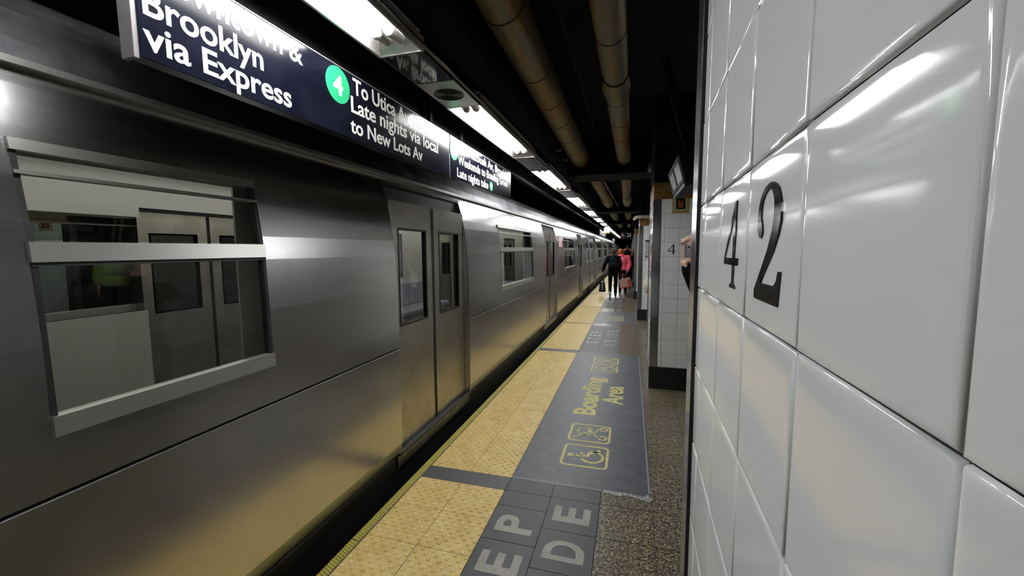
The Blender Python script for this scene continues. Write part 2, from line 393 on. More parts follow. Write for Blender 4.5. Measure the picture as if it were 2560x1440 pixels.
def letters(rows, name, label):
    root = empty(name, (-.7585, rows[0][2] - .15, 0), label, 'floor lettering', 'STEP ASIDE floor letters')
    for word_x, ch, yc in rows:
        mb = MB(); w = .15 if ch != 'I' else .034
        text_line(mb, ch, (word_x + .7585, yc - w / 2 - (rows[0][2] - .15), .0004), Y_, NX, .197, w, M_LETST, bold=.03)
        o = mb.build('inlaid_letter', root)
letters([(-.2035, c, 2.305 - T * (4 - i)) for i, c in enumerate('ASIDE')] + [(-.5055, c, 2.135 - T * (3 - i)) for i, c in enumerate('STEP')], 'floor_lettering', 'grey STEP ASIDE letters inlaid in dark pavers nearest the camera')
letters([(-.2035, c, 6.93 + T * i) for i, c in enumerate('ASIDE')] + [(-.5055, c, 7.08 + T * i) for i, c in enumerate('STEP')], 'floor_lettering', 'grey STEP ASIDE letters inlaid in the floor beyond the boarding mat')
letters([(-.2035, c, 12.1 + T * i) for i, c in enumerate('ASIDE')] + [(-.5055, c, 12.25 + T * i) for i, c in enumerate('STEP')], 'floor_lettering', 'grey STEP ASIDE letters inlaid just before the feet of the walking people')

def rrect(x0, x1, y0, y1, r, n=6):
    pts = []
    for cx, cy, a in ((x1 - r, y1 - r, 0), (x0 + r, y1 - r, 90), (x0 + r, y0 + r, 180), (x1 - r, y0 + r, 270)):
        for k in range(n + 1):
            w = math.radians(a + 90 * k / n); pts.append((cx + r * math.cos(w), cy + r * math.sin(w)))
    return pts
def stroke(pts, w):
    L_, R_ = [], []
    for i, p in enumerate(pts):
        a = pts[max(i - 1, 0)]; b = pts[min(i + 1, len(pts) - 1)]
        dx, dy = b[0] - a[0], b[1] - a[1]; d = math.hypot(dx, dy) or 1
        L_.append((p[0] - dy / d * w / 2, p[1] + dx / d * w / 2)); R_.append((p[0] + dy / d * w / 2, p[1] - dx / d * w / 2))
    return L_ + R_[::-1]
def arc(cx, cy, r, a0, a1, n=24): return [(cx + r * math.cos(math.radians(a0 + (a1 - a0) * k / n)), cy + r * math.sin(math.radians(a0 + (a1 - a0) * k / n))) for k in range(n + 1)]
def boarding_mat(y0, y1, full, label):
    root = empty('boarding_mat', (-.757, y0, 0), label, 'floor marking', 'boarding area mats')
    mb = MB(); mb.box(0, .912, 0, y1 - y0, -.001, .0016, M_MAT, .001)
    mb.box(.900, .914, .04, y1 - y0, -.001, .0024, M_CAULK, .001)
    if full:
        mb.box(0, .61, -.010, -.004, -.001, .0024, M_WCAULK, .001); mb.box(0, .61, .003, .006, -.001, .0026, M_WCAULK, .0005)
        blob_ = [(.62, -.02), (.70, -.035), (.78, -.015), (.83, -.03), (.90, -.055), (.93, -.02), (.90, .03), (.86, .0), (.76, .012), (.62, .008)]
        place_geo(mb, poly_geo([blob_], .0012), (0, 0, .001), X_, Y_, M_SMEAR)
    mb.build('vinyl_sheet', root)
    # symbols: local reading direction +Y, up -X ; u along +Y, v towards -X
    def sym(ys, which):
        mb = MB(); org = (.63, ys - y0, .002)
        g = poly_geo([rrect(0, .345, 0, .35, .045), rrect(.02, .325, .02, .33, .03)], .0003); place_geo(mb, g, org, Y_, NX, M_PAINT)
        gs = []
        if which == 'wheelchair':
            gs = [[arc(.165, .285, .026, 0, 345)], [stroke([(.165, .245), (.17, .155), (.215, .150), (.262, .075), (.29, .083)], .03)], [stroke([(.168, .205), (.225, .205)], .02)], [stroke(arc(.165, .125, .085, 120, 372), .022)]]
        else:
            gs = [[stroke([(.05, .30), (.075, .305), (.10, .27), (.16, .15), (.27, .10)], .016)], [stroke([(.10, .09), (.17, .16), (.24, .17)], .016)], [stroke(arc(.20, .21, .075, -40, 200), .014)], [stroke([(.15, .24), (.20, .18), (.26, .19)], .016)],
                  [arc(.10, .065, .04, 0, 345), arc(.10, .065, .022, 0, 345)], [arc(.27, .065, .04, 0, 345), arc(.27, .065, .022, 0, 345)]]
        for lp in gs: place_geo(mb, poly_geo(lp, .0003), org, Y_, NX, M_PAINT)
        mb.build('%s_symbol' % which, root)
    if full:
        sym(2.868, 'wheelchair'); sym(3.275, 'pushchair'); sym(5.31, 'wheelchair'); sym(5.70, 'pushchair')
        mb = MB(); text_line(mb, 'Boarding', (.457, 3.84 - y0, .002), Y_, NX, .197, 1.21, M_PAINT, .03); mb.build('lettering', root); mb = MB()
        text_line(mb, 'Area', (.706, 4.19 - y0, .002), Y_, NX, .197, .585, M_PAINT, .03); mb.build('lettering', root)
    else:
        sym(9.4, 'wheelchair'); sym(9.8, 'pushchair')
    return root
M_CAULK = mat('pale_blue_caulk', (.20, .20, .26), .35); M_WCAULK = mat('white_caulk', (.42, .42, .46), .3); M_SMEAR = noisy('dried_caulk_smear', (.10, .10, .09), (.36, .36, .37), 60, .5)
boarding_mat(2.61, 6.31, True, 'blue-grey boarding area floor mat with yellow wheelchair and pushchair symbols')
boarding_mat(9.0, 10.8, False, 'faded blue-grey boarding mat beyond the second STEP ASIDE letters')

# ------------------------------------------------------------------ tiled columns
CW, CL, TT = .551, .90, .1566
def tile_face(mb, o, u, v, us, vs_, skip=None, fine=True):
    o = Vector(o); u = Vector(u); v = Vector(v); n = u.cross(v); rnd = random.Random(5)
    rings = ((0, -.0035), (.0003, -.0018), (.001, -.0007), (.0024, -.00018), (.005, -.00002), (.008, 0), (.013, 0)) if fine else ((0, -.004), (.002, -.0006), (.007, 0))
    for a, b in zip(us[:-1], us[1:]):
        for c, d in zip(vs_[:-1], vs_[1:]):
            if skip and skip(a, b, c, d): continue
            g = .0009; a2, b2, c2, d2 = a + g, b - g, c + g, d - g
            ta, tb, tc = rnd.gauss(0, .0045), rnd.gauss(0, .0045), rnd.gauss(0, .0002)
            uc, vc = (a + b) / 2, (c + d) / 2; P = []
            for ins, dz in rings:
                for (p, q) in ((a2 + ins, c2 + ins), (b2 - ins, c2 + ins), (b2 - ins, d2 - ins), (a2 + ins, d2 - ins)):
                    P.append(o + u * p + v * q + n * (dz + ta * (p - uc) + tb * (q - vc) + tc))
            F = []
            for k in range(len(rings) - 1):
                for e in range(4): F.append((k * 4 + e, k * 4 + (e + 1) % 4, k * 4 + 4 + (e + 1) % 4, k * 4 + 4 + e))
            kk = (len(rings) - 1) * 4; F.append((kk, kk + 1, kk + 2, kk + 3))
            mb.add(P, F, M_TILE, True)
ROWS = [.252 + TT * k for k in range(13)]
UF = [.0775, .121, .2775, .4325, .4735]; US = [.0815, .12, .2766, .4332, .5898, .7464, .8185]
def make_column(label):
    root = empty('tiled_column', (0, 0, 0), label, 'column', 'white tiled platform columns')
    mb = MB(); mb.box(.004, CW - .004, .004, CL - .004, 0, 3.2, M_GROUT); mb.box(-.001, CW + .001, -.001, CL + .001, 2.31, 3.2, M_SOOT); mb.build('core', root)
    mb = MB()
    tile_face(mb, (0, 0, 0), X_, Z_, UF, ROWS); tile_face(mb, (CW, CL, 0), NX, Z_, UF, ROWS)
    tile_face(mb, (0, CL, 0), NY, Z_, [CL - x for x in US[::-1]], ROWS); tile_face(mb, (CW, 0, 0), Y_, Z_, US, ROWS)
    mb.build('tile_cladding', root)
    for sx in (0, 1):
        for sy in (0, 1):
            mb = MB(); w, t = .075, .003
            x0, y0 = (0 if not sx else CW), (0 if not sy else CL); dx, dy = (1 if not sx else -1), (1 if not sy else -1)
            def bx(xa, xb, ya, yb, m, za=.252, zb=2.131, bev=0): mb.box(min(xa, xb), max(xa, xb), min(ya, yb), max(ya, yb), za, zb, m, bev)
            bx(x0 - dx * .006, x0 + dx * w, y0 - dy * .006, y0 + dy * t, M_STEEL, bev=.0012); bx(x0 - dx * .006, x0 + dx * t, y0 + dy * t, y0 + dy * w, M_STEEL, bev=.0012)
            bx(x0 + dx * w, x0 + dx * (w + .003), y0 - dy * .0052, y0 + dy * t, M_BLACK); bx(x0 - dx * .0052, x0 + dx * t, y0 + dy * w, y0 + dy * (w + .003), M_BLACK)  # black strips stand in for the dark reflection on the guard edges
            mb.build('corner_guard', root)
    mb = MB()
    mb.box(-.008, CW + .008, -.008, CL + .008, 0, .25, M_PLINTH, .004); mb.build('plinth', root)
    mb = MB(); mb.box(-.002, CW + .002, -.002, CL + .002, 2.133, 2.31, M_MOSAIC); mb.build('mosaic_band', root)
    for axis in ('f', 's'):
        mb = MB(); o, u = ((CW / 2, -.0035, 0), X_) if axis == 'f' else ((-.0035, CL / 2, 0), NY)
        for (w, z0, z1, m, d) in ((.084, 1.977, 2.134, M_MYEL, .0006), (.062, 2.003, 2.134, M_MWHITE, .0009), (.048, 2.016, 2.134, M_MBLACK, .0012), (.026, 2.034, 2.114, M_MRED, .0015)):
            lp = [(-w, z0), (w, z0), (w, z1), (-w, z1)]
            if m is M_MRED: lp = [(-w, z0), (w, z0), (w, z1), (w * .3, z1 - .012), (0, z1 - .028), (-w * .3, z1 - .012), (-w, z1)]
            place_geo(mb, poly_geo([lp], d), o, u, Z_, m)
        mb.build('mosaic_plaque', root)
    mb = MB()
    z = ROWS[8] + .0265
    place_geo(mb, poly_geo(NUM4, .0011), (.121 + .036, 0, z), X_, Z_, M_NUM, .107, .107)
    place_geo(mb, poly_geo(NUM2, .0011), (.2775 + .044, 0, z), X_, Z_, M_NUM, .107, .107)
    place_geo(mb, poly_geo(NUM4, .0011), (0, .4332 + .1566 - .040, z), NY, Z_, M_NUM, .104, .103)
    place_geo(mb, poly_geo(NUM2, .0011), (0, .2766 + .1566 - .042, z), NY, Z_, M_NUM, .107, .103)
    mb.build('numerals', root)
    return root
colA = make_column('white tiled column filling the right of the photo, with large black 42')
colA.location = (.1045, .05, -.017); colA.rotation_euler = (0, 0, -math.atan(.029))
spots = [(.237, 4.83, 'first whole white tiled column beyond the near wall, black numeral 4 beside raised hands'),
         (.185, 9.64, 'white tiled column with a paper notice, second beyond the near wall'),
         (.125, 14.05, 'third narrow white tiled column beyond the near wall, beside the walkers'),
         (.11, 18.6, 'fourth white tiled column beyond the near wall, right of the walkers'),
         (.10, 23.3, 'distant white tiled column just behind the fourth one'), (.09, 28, 'distant white tiled column, sixth beyond the near wall'),
         (.08, 32.7, 'far off white tiled column, seventh beyond the near wall'), (.07, 37.4, 'farthest visible white tiled column along the platform')]
for x, y, lab in spots:
    c = copy_tree(colA); c.location = (x, y, 0); c.rotation_euler = (0, 0, 0); c['label'] = lab
c = copy_tree(colA); c.location = (-10.45, 4.65, 0); c.rotation_euler = (0, 0, math.radians(55)); c['label'] = 'dim white tiled column with black 42 across the tracks, behind the train glass'

# ------------------------------------------------------------------ train
TRX = -1.52; CXC = -2.82
PROF = [(-1.535, .13), (-1.522, .20), (-1.52, .50), (-1.52, .872), (-1.528, .879), (-1.52, .886), (-1.52, 1.0), (-1.521, 1.06), (-1.523, 1.30), (-1.532, 1.52), (-1.541, 1.62), (-1.561, 1.76), (-1.577, 1.84), (-1.590, 1.895), (-1.604, 1.95), (-1.623, 2.015), (-1.636, 2.05), (-1.650, 2.062), (-1.612, 2.066), (-1.612, 2.085), (-1.648, 2.09), (-1.665, 2.15), (-1.70, 2.24), (-1.77, 2.32), (-1.92, 2.40), (-2.2, 2.47), (-2.82, 2.51)]
def px_at(z):
    for (xa, za), (xb, zb) in zip(PROF[:-1], PROF[1:]):
        if za <= z <= zb and zb > za: return xa + (xb - xa) * (z - za) / (zb - za)
    return -1.52
LCAR = 15.6
CY0 = .42                                   # world Y of the near car's end
def lc(y): return y - CY0
DOORS = [lc(3.10), lc(8.22), lc(13.34)]
WINS = [(lc(4.81), lc(6.55)), (lc(9.93), lc(11.67)), (lc(.70), lc(1.43)), (lc(15.0), lc(15.72))]
FWINS = [(lc(1.45), lc(2.62)), (lc(4.81), lc(6.55)), (lc(9.93), lc(11.67))]
WZ = (1.06, 1.84)
def car_side(mb, sgn, doors, wins):
    ys = {0.0, LCAR}
    for d in doors: ys |= {d - .64, d + .64}
    for a, b in wins: ys |= {a, b}
    ys = sorted(ys)
    # split long spans so the shading stays regular
    yy = []
    for a, b in zip(ys[:-1], ys[1:]):
        n = max(1, int((b - a) / 1.0)); yy += [a + (b - a) * k / n for k in range(n)]
    yy.append(ys[-1])
    for i, ((xa, za), (xb, zb)) in enumerate(zip(PROF[:-1], PROF[1:])):
        zm = (za + zb) / 2; m = M_TRAIN if i < 17 else (M_TTRIM if 17 <= i < 19 else M_TROOF)
        if i in (3, 4): m = M_TDARK
        vs = []; fs = []
        for y in yy: vs += [(xa, y, za), (xb, y, zb)]
        for k, (a, b) in enumerate(zip(yy[:-1], yy[1:])):
            ym = (a + b) / 2
            if zm < 2.015 and any(abs(ym - d) < .64 for d in doors): continue
            if WZ[0] < zm < WZ[1] and any(p < ym < q for p, q in wins): continue
            fs.append((2 * k, 2 * k + 2, 2 * k + 3, 2 * k + 1) if sgn > 0 else (2 * k, 2 * k + 1, 2 * k + 3, 2 * k + 2))
        if sgn < 0: vs = [(2 * CXC - x, y, z) for x, y, z in vs]
        mb.add(vs, fs, m, i not in (3, 4) and not 16 <= i <= 20)
def mx(x, sgn): return x if sgn > 0 else 2 * CXC - x
def sbox(mb, sgn, x0, x1, y0, y1, z0, z1, m, bev=0):
    a, b = mx(x0, sgn), mx(x1, sgn); mb.box(min(a, b), max(a, b), y0, y1, z0, z1, m, bev)
def slab(mb, sgn, off0, off1, y0, y1, z0, z1, m):
    """a slab that follows the leaning body side between z0 and z1, from depth off0 to off1 (positive = outwards)"""
    xa, xb = px_at(z0), px_at(z1)
    P = [(mx(x + o, sgn), y, z) for y in (y0, y1) for (x, z) in ((xa, z0), (xb, z1)) for o in (off0, off1)]
    mb.add(P, [(0, 1, 3, 2), (4, 6, 7, 5), (0, 4, 5, 1), (2, 3, 7, 6), (0, 2, 6, 4), (1, 5, 7, 3)], m)
def make_window(root, sgn, a, b):
    fr = MB(); t = .045
    slab(fr, sgn, -.03, .012, a, b, WZ[0] - .012, WZ[0] + t, M_TTRIM); slab(fr, sgn, -.03, .010, a, b, WZ[1] - .012, WZ[1] + .02, M_TTRIM)
    for y in (a, b - .014): slab(fr, sgn, -.03, .002, y, y + .014, WZ[0] + t, 1.52, M_TDARK); slab(fr, sgn, -.03, .002, y, y + .014, 1.52, WZ[1] - .012, M_TDARK)
    slab(fr, sgn, -.03, .008, a, b, 1.53, 1.585, M_TTRIM); slab(fr, sgn, -.03, .007, a, b, 1.765, 1.775, M_TTRIM)
    slab(fr, sgn, -.03, .004, a, b, 1.518, 1.53, M_TDARK)
    w = fr.build('window_frame', root)
    g = MB()
    for z0, z1 in ((WZ[0] + t, 1.525), (1.59, WZ[1] - .012)):
        P = [(mx(px_at(z) - .012, sgn), y, z) for (y, z) in ((a + .014, z0), (b - .014, z0), (b - .014, z1), (a + .014, z1))]
        g.add(P, [(0, 1, 2, 3)], M_GLASS)
    g.build('window_pane', w)
def make_doors(root, sgn, d):
    # recess jambs, header, sill
    mb = MB()
    for y, s in ((d - .64, 1), (d + .64, -1)):
        zs = [p for p in PROF if p[1] <= 2.02]; vs = []; fs = []
        for x, z in zs: vs += [(mx(x, sgn), y, z), (mx(-1.66, sgn), y, z)]
        for k in range(len(zs) - 1): fs.append((2 * k, 2 * k + 1, 2 * k + 3, 2 * k + 2))
        mb.add(vs, fs, M_TRAIN)
    sbox(mb, sgn, -1.68, -1.64, d - .64, d + .64, 1.90, 2.03, M_TDARK)  # black face stands in for the shadow above the recessed doors
    sbox(mb, sgn, -1.68, px_at(2.0) - .004, d - .64, d + .64, 2.010, 2.03, M_TDARK)
    mb.build('door_recess', root)
    mb = MB(); sbox(mb, sgn, -1.66, -1.545, d - .66, d + .66, .02, .105, M_TSILL, .004); sbox(mb, sgn, -1.66, -1.53, d - .66, d + .66, .105, .125, M_TDARK, .003)
    mb.build('door_sill', root)
    for y0, y1, e in ((d - .635, d - .004, 1), (d + .004, d + .635, 0)):
        mb = MB(); xo, xi = -1.578, -1.612; wy0, wy1, wz0, wz1 = y0 + .12, y1 - .12, 1.02, 1.70
        for (a, b, c, f) in ((y0, wy0, .13, 1.90), (wy1, y1, .13, 1.90), (wy0, wy1, .13, wz0), (wy0, wy1, wz1, 1.90)): sbox(mb, sgn, xi, xo, a, b, c, f, M_TDOOR)
        ye = y1 if e else y0
        sbox(mb, sgn, xi - .002, xo + .004, ye - .012, ye + .012, .14, 1.89, M_TDARK)
        for (a, b, c, f) in ((wy0 - .015, wy0, wz0 - .015, wz1 + .015), (wy1, wy1 + .015, wz0 - .015, wz1 + .015), (wy0, wy1, wz0 - .015, wz0), (wy0, wy1, wz1, wz1 + .015)): sbox(mb, sgn, xi, xo + .003, a, b, c, f, M_TDARK)
        lf = mb.build('door_leaf', root)
        g = MB(); x = mx(-1.592, sgn); g.add([(x, wy0, wz0), (x, wy1, wz0), (x, wy1, wz1), (x, wy0, wz1)], [(0, 1, 2, 3)], M_GLASS); g.build('door_pane', lf)
def make_car(label):
    root = empty('train_car', (0, CY0, .007 * CY0), label, 'train car', 'stainless subway cars', (.007, 0, 0))
    mb = MB(); car_side(mb, 1, DOORS, WINS); car_side(mb, -1, DOORS, FWINS)
    # end bulkheads with a storm-door opening framed in rubber
    for y in (0.0, LCAR):
        pr = [p for k, p in enumerate(PROF) if k not in (4, 17, 18, 19, 20)]
        ring = [(x, y, z) for x, z in pr] + [(2 * CXC - x, y, z) for x, z in pr[-2::-1]]
        mb.add(ring, [list(range(len(ring)))], M_TRAIN)
        s = -1 if y == 0 else 1
        mb.box(CXC - .42, CXC + .42, min(y, y + s * .02), max(y, y + s * .02), .13, 2.1, M_TDOOR, .004); mb.box(CXC - .22, CXC + .22, min(y, y + s * .028), max(y, y + s * .028), 1.05, 1.85, M_TDARK, .004)
    mb.build('car_body', root)
    mb = MB(); mb.box(-4.08, -1.56, .15, LCAR - .15, -.55, .10, M_TDARK, .02)
    for y in (1.6, 3.6, 11.9, 13.9):
        for x in (-3.58, -2.06):
            w = [(x + .07 * s, y, -.62) for s in (-1, 1)]; mb.tube(w, .40, M_TDARK, 20)
    mb.build('underframe', root)
    mb = MB(); xi, xo = -1.69, 2 * CXC + 1.69
    mb.box(xo, xi, .05, LCAR - .05, .10, .13, M_TFLOOR); mb.box(xo + .15, xi - .15, .05, LCAR - .05, 2.2, 2.23, M_TIN)
    def lin(sgn, doors, wins):
        yb = sorted({.05, LCAR - .05} | {d - .64 for d in doors} | {d + .64 for d in doors} | {w[0] for w in wins} | {w[1] for w in wins})
        for a, b in zip(yb[:-1], yb[1:]):
            ym = (a + b) / 2
            if any(abs(ym - d) < .64 for d in doors): sbox(mb, sgn, xi - .01, xi, a, b, 1.92, 2.2, M_TIN)
            elif any(p < ym < q for p, q in wins): sbox(mb, sgn, xi - .01, xi, a, b, .13, WZ[0], M_TIN); sbox(mb, sgn, xi - .01, xi, a, b, WZ[1], 2.2, M_TIN)
            else: sbox(mb, sgn, xi - .01, xi, a, b, .13, 2.2, M_TIN)
    lin(1, DOORS, WINS); lin(-1, DOORS, FWINS); mb.build('interior_lining', root)
    for sgn in (1, -1):
        for a, b in ((4.0, 7.0), (9.1, 12.1)):
            mb = MB(); sbox(mb, sgn, xi - .50, xi - .03, a, b, .48, .56, M_SEAT, .02); sbox(mb, sgn, xi - .09, xi - .02, a, b, .56, .98, M_SEAT, .02); sbox(mb, sgn, xi - .40, xi - .06, a, b, .13, .48, M_TIN); mb.build('bench_seat', root)
        mb = MB(); sbox(mb, sgn, xi - .45, xi - .33, .3, LCAR - .3, 2.17, 2.198, M_STRIP); mb.build('light_strip', root)
    for y in (2.7, 5.3, 7.8, 10.4, 12.9):
        mb = MB(); mb.tube([(CXC, y, .13), (CXC, y, 2.2)], .018, M_POLE, 10); mb.build('grab_pole', root)
    for sgn, wins in ((1, WINS), (-1, FWINS)):
        for a, b in wins: make_window(root, sgn, a, b)
        for d in DOORS: make_doors(root, sgn, d)
    return root
carA = make_car('nearest stainless subway car with large window and sliding doors')
for k, lab in enumerate(('second stainless subway car, beyond the roof step of the nearest one', 'third stainless subway car along the platform', 'farthest stainless subway car near the vanishing point')):
    c = copy_tree(carA); y = CY0 + 15.88 * (k + 1); c.location = (0, y, .007 * y); c['label'] = lab
# flag decal on the near car
mb = MB(); fy0, fy1 = lc(9.12), lc(9.62)
for k in range(9):
    z0 = 1.60 + .026 * k; slab(mb, 1, .001, .0025, fy0, fy1, z0, z0 + .026, M_FRED if k % 2 == 0 else M_FWHITE)
slab(mb, 1, .0026, .0035, fy0, fy0 + .2, 1.704, 1.834, M_FBLUE)
mb.build('flag_decal', carA)['label'] = 'faded striped flag decal'

# ------------------------------------------------------------------ lamps and the raceway they sit in
LX0, LX1, LZ = -1.1815, -.962, 2.480
def fixture(y0, y1, label, detail=True, near=False):
    root = empty('fluorescent_fixture', (0, y0, LZ + ov(y0)), label, 'light fixture', 'tube lights over the platform edge', (OVER, 0, 0))
    Lf = y1 - y0; mb = MB(); h = .085
    mb.quad((LX0, 0, h), (LX0, Lf, h), (LX1, Lf, h), (LX1, 0, h), M_TROUGH)
    for x in (LX0, LX1): mb.quad((x, 0, 0), (x, Lf, 0), (x + (.03 if x == LX0 else -.03), Lf, h), (x + (.03 if x == LX0 else -.03), 0, h), M_TROUGH)
    for y, d in ((0, 1), (Lf, -1)): mb.quad((LX0, y, 0), (LX1, y, 0), (LX1, y + d * .05, h), (LX0, y + d * .05, h), M_LIP)
    mb.box(LX0 - .012, LX0, -.01, Lf + .01, -.004, .06, M_LIP); mb.box(LX1, LX1 + .012, -.01, Lf + .01, -.004, .06, M_LIP)
    mb.box(LX0, LX1, -.012, 0, -.004, .05, M_LIP); mb.box(LX0, LX1, Lf, Lf + .012, -.004, .05, M_LIP)
    mb.build('housing', root)
    for x in (LX0 + .075, LX1 - .075):
        mb = MB(); mb.tube([(x, .16, .03), (x, Lf - .16, .03)], .017, M_TUBE, 10); mb.build('lamp_tube', root)
        if detail:
            for y, d in ((.15, -1), (Lf - .15, 1)):
                mb = MB(); mb.tube([(x, y, .03), (x, y + d * .02, .03), (x, y + d * .021, .03), (x, y + d * .10, .035)], [.024, .026, .021, .021], M_SOCKET, 14); mb.build('lamp_socket', root)
    return root
FIX = [(.30, 1.806), (2.576, 4.163), (4.943, 6.75), (7.79, 9.79), (10.79, 12.78)]
LABS = ['twin tube light nearest the camera, cut by the top of the photo', 'long bright tube light above the right end of the sign', 'third tube light from the camera, beyond the sign', 'fourth tube light from the camera', 'fifth tube light from the camera', ]
words = ['sixth', 'seventh', 'eighth', 'ninth', 'tenth', 'eleventh', 'twelfth', 'thirteenth', 'fourteenth', 'fifteenth', 'sixteenth']
for (a, b), lab in zip(FIX, LABS): fixture(a, b, lab)
fixture(-4.6, -2.6, 'added tube light behind the camera, out of view')  # lamp added out of view to brighten the near wall
y = 13.7
for w in words: fixture(y, y + 1.95, '%s tube light from the camera, small in the distance' % w, False); y += 2.95
ends = FIX + [(13.7 + 2.95 * i, 15.65 + 2.95 * i) for i in range(11)]
mb = MB(); gaps = [(-2.588, .288)] + [(a[1] + .012, b[0] - .012) for a, b in zip(ends[:-1], ends[1:])]
def rz(y): return LZ + ov(y)
for a, b in gaps:
    P = [(x, y, rz(y) + z) for y in (a, b) for x in (LX0, LX1) for z in (0, .05)]
    mb.add(P, [(0, 1, 3, 2), (4, 6, 7, 5), (0, 4, 5, 1), (2, 3, 7, 6), (0, 2, 6, 4), (1, 5, 7, 3)], M_RACE)
P = [(x, y, rz(y) + z) for y in (-4.7, 50) for x in (LX0 - .03, LX1 + .03) for z in (.09, .725 - ov(y))]
mb.add(P, [(0, 1, 3, 2), (4, 6, 7, 5), (0, 4, 5, 1), (2, 3, 7, 6), (0, 2, 6, 4), (1, 5, 7, 3)], M_SOOT)
for x in (LX0 - .016, LX1 + .012): mb.tube([(x, -4.7, rz(-4.7) + .02), (x, 50, rz(50) + .02)], .012, M_RACE, 8)
tag(mb.build('trim_raceway'), kind='structure')
mb = MB(); P = [(x, y, rz(y) + z) for y in (-4.7, 50) for x in (-1.42, -1.36) for z in (-.06, .735 - ov(y))]
mb.add(P, [(0, 1, 3, 2), (4, 6, 7, 5), (0, 4, 5, 1), (2, 3, 7, 6), (0, 2, 6, 4), (1, 5, 7, 3)], M_SOOT)
tag(mb.build('trim_fascia'), kind='structure')
# speaker plate set in the raceway
sp = empty('speaker_grille', ((LX0 + LX1) / 2, 2.35, rz(2.35)), 'grey speaker plate with round ringed grille beside the second tube light', 'speaker', rot=(OVER, 0, 0))
mb = MB(); mb.box(LX0 - .003 - (LX0 + LX1) / 2, LX1 + .003 - (LX0 + LX1) / 2, -.19, .21, -.004, .004, M_LIP, .001); mb.build('plate', sp)
mb = MB()
for k in range(9): mb.torus((0, 0, -.0045), .012 + .0095 * k, .0032, M_BLACK, 'z', 32, 6)
mb.build('grille', sp)

# ------------------------------------------------------------------ the hanging sign
SX = -1.30
def sz(z, y): return z + .0118 * (y)
def sign_panel(name, y0, y1, label, lines, bullets, group='sign panels over the platform edge', z0=2.0855, z1=2.386, x=SX, frame=True):
    root = empty(name, (x, y0, z0 + .0118 * y0), label, 'sign', group, (.0118, 0, 0))
    mb = MB(); mb.box(-.05, 0, .002, y1 - y0 - .002, 0, z1 - z0, M_SIGN, .002); mb.build('panel', root)
    if frame:
        mb = MB()
        mb.box(-.055, -.004, -.012, .002, -.006, z1 - z0 + .006, M_SFRAME, .002)
        mb.box(-.05, .001, -.002, y1 - y0, z1 - z0, z1 - z0 + .006, M_SFRAME, .001); mb.build('frame', root)
    if lines:
        mb = MB()
        for s, ys, ye, zb, cap in lines: text_line(mb, s, (.0006, ys - y0, zb - z0), Y_, Z_, cap, (ye - ys) if ye else None, M_SLET, .017)
        mb.build('lettering', root)
    for ch, yc, zc, r in bullets:
        mb = MB(); disc(mb, (.0006, yc - y0, zc - z0), r, Y_, Z_, M_SGREEN, .0006); b = mb.build('route_bullet', root); b['label'] = 'green round route bullet'
        mb = MB(); text_line(mb, ch, (.0014, yc - y0 - r * .42, zc - z0 - r * .5), Y_, Z_, r * 1.0, r * .8, M_SLET, .03); mb.build('numeral', b)
    for y in (.25, y1 - y0 - .25):
        mb = MB(); mb.box(-.04, -.012, y - .015, y + .015, z1 - z0, 3.2 - z1 - .0118 * (y0 + y), M_SOOT); mb.build('hanger', root)
    return root
sign_panel('station_sign', .841, 2.842, 'long black hanging sign reading Brooklyn via Express, with green 4 bullet',
    [('Downtown &', .865, 1.436, 2.302, .0745), ('Brooklyn', .857, 1.243, 2.206, .0745), ('via Express', .852, 1.366, 2.113, .0745),
     ('To Utica Av, Brooklyn', 1.752, 2.70, 2.302, .072), ('Late nights via local', 1.733, 2.653, 2.212, .072), ('to New Lots Av', 1.723, 2.428, 2.115, .068)],
    [('4', 1.646, 2.302, .080)])
sign_panel('station_sign', 2.862, 4.46, 'black hanging sign panel with small lettering at the far right end of the sign',
    [('To Flatbush Av, Brooklyn', 3.03, 4.38, 2.302, .068), ('Weekends to Bowling Green', 3.0, 4.33, 2.207, .068), ('Late nights take', 2.978, 3.70, 2.108, .066)],
    [('5', 2.925, 2.292, .072), ('4', 3.785, 2.142, .045)])
sign_panel('station_sign', 18.4, 23.0, 'small distant black sign with white lettering above the train roof', [('Downtown &', 18.5, 22.6, 2.20, .075), ('Brooklyn', 18.5, 22.2, 2.105, .075)], [], 'distant platform signs', 2.05, 2.31, -1.3, False)
sign_panel('station_sign', 31, 37, 'farthest black sign with white lettering above the train roof', [('Uptown &', 31.2, 36, 2.1, .08), ('Bronx', 31.2, 35.5, 2.0, .08)], [], 'distant platform signs', 1.95, 2.22, -1.3, False)
# sign square to the platform: route 7 with arrow
rt = empty('route_sign', (-.47, 20, 2.16), 'dark hanging sign with purple 7 circle and white slanting arrow', 'sign')
mb = MB(); mb.box(0, 1.5, 0, .06, 0, .34, M_SIGN, .004); mb.build('panel', rt)
mb = MB(); disc(mb, (.10, -.0012, .17), .085, X_, Z_, M_SPURP, .001); b = mb.build('route_bullet', rt)
mb = MB(); text_line(mb, '7', (.07, -.0026, .12), X_, Z_, .10, .06, M_SLET, .03); mb.build('numeral', b)
mb = MB()
for lp in ([(.29, .25), (.315, .275), (.40, .19), (.375, .165)], [(.43, .27), (.465, .27), (.465, .10), (.29, .10), (.29, .135), (.43, .135)]): place_geo(mb, poly_geo([lp], .001), (0, -.0012, 0), X_, Z_, M_SLET)
mb.build('arrow', rt)
for x in (.3, 1.2):
    mb = MB(); mb.box(x - .015, x + .015, .02, .04, .34, 1.04, M_SOOT); mb.build('hanger', rt)
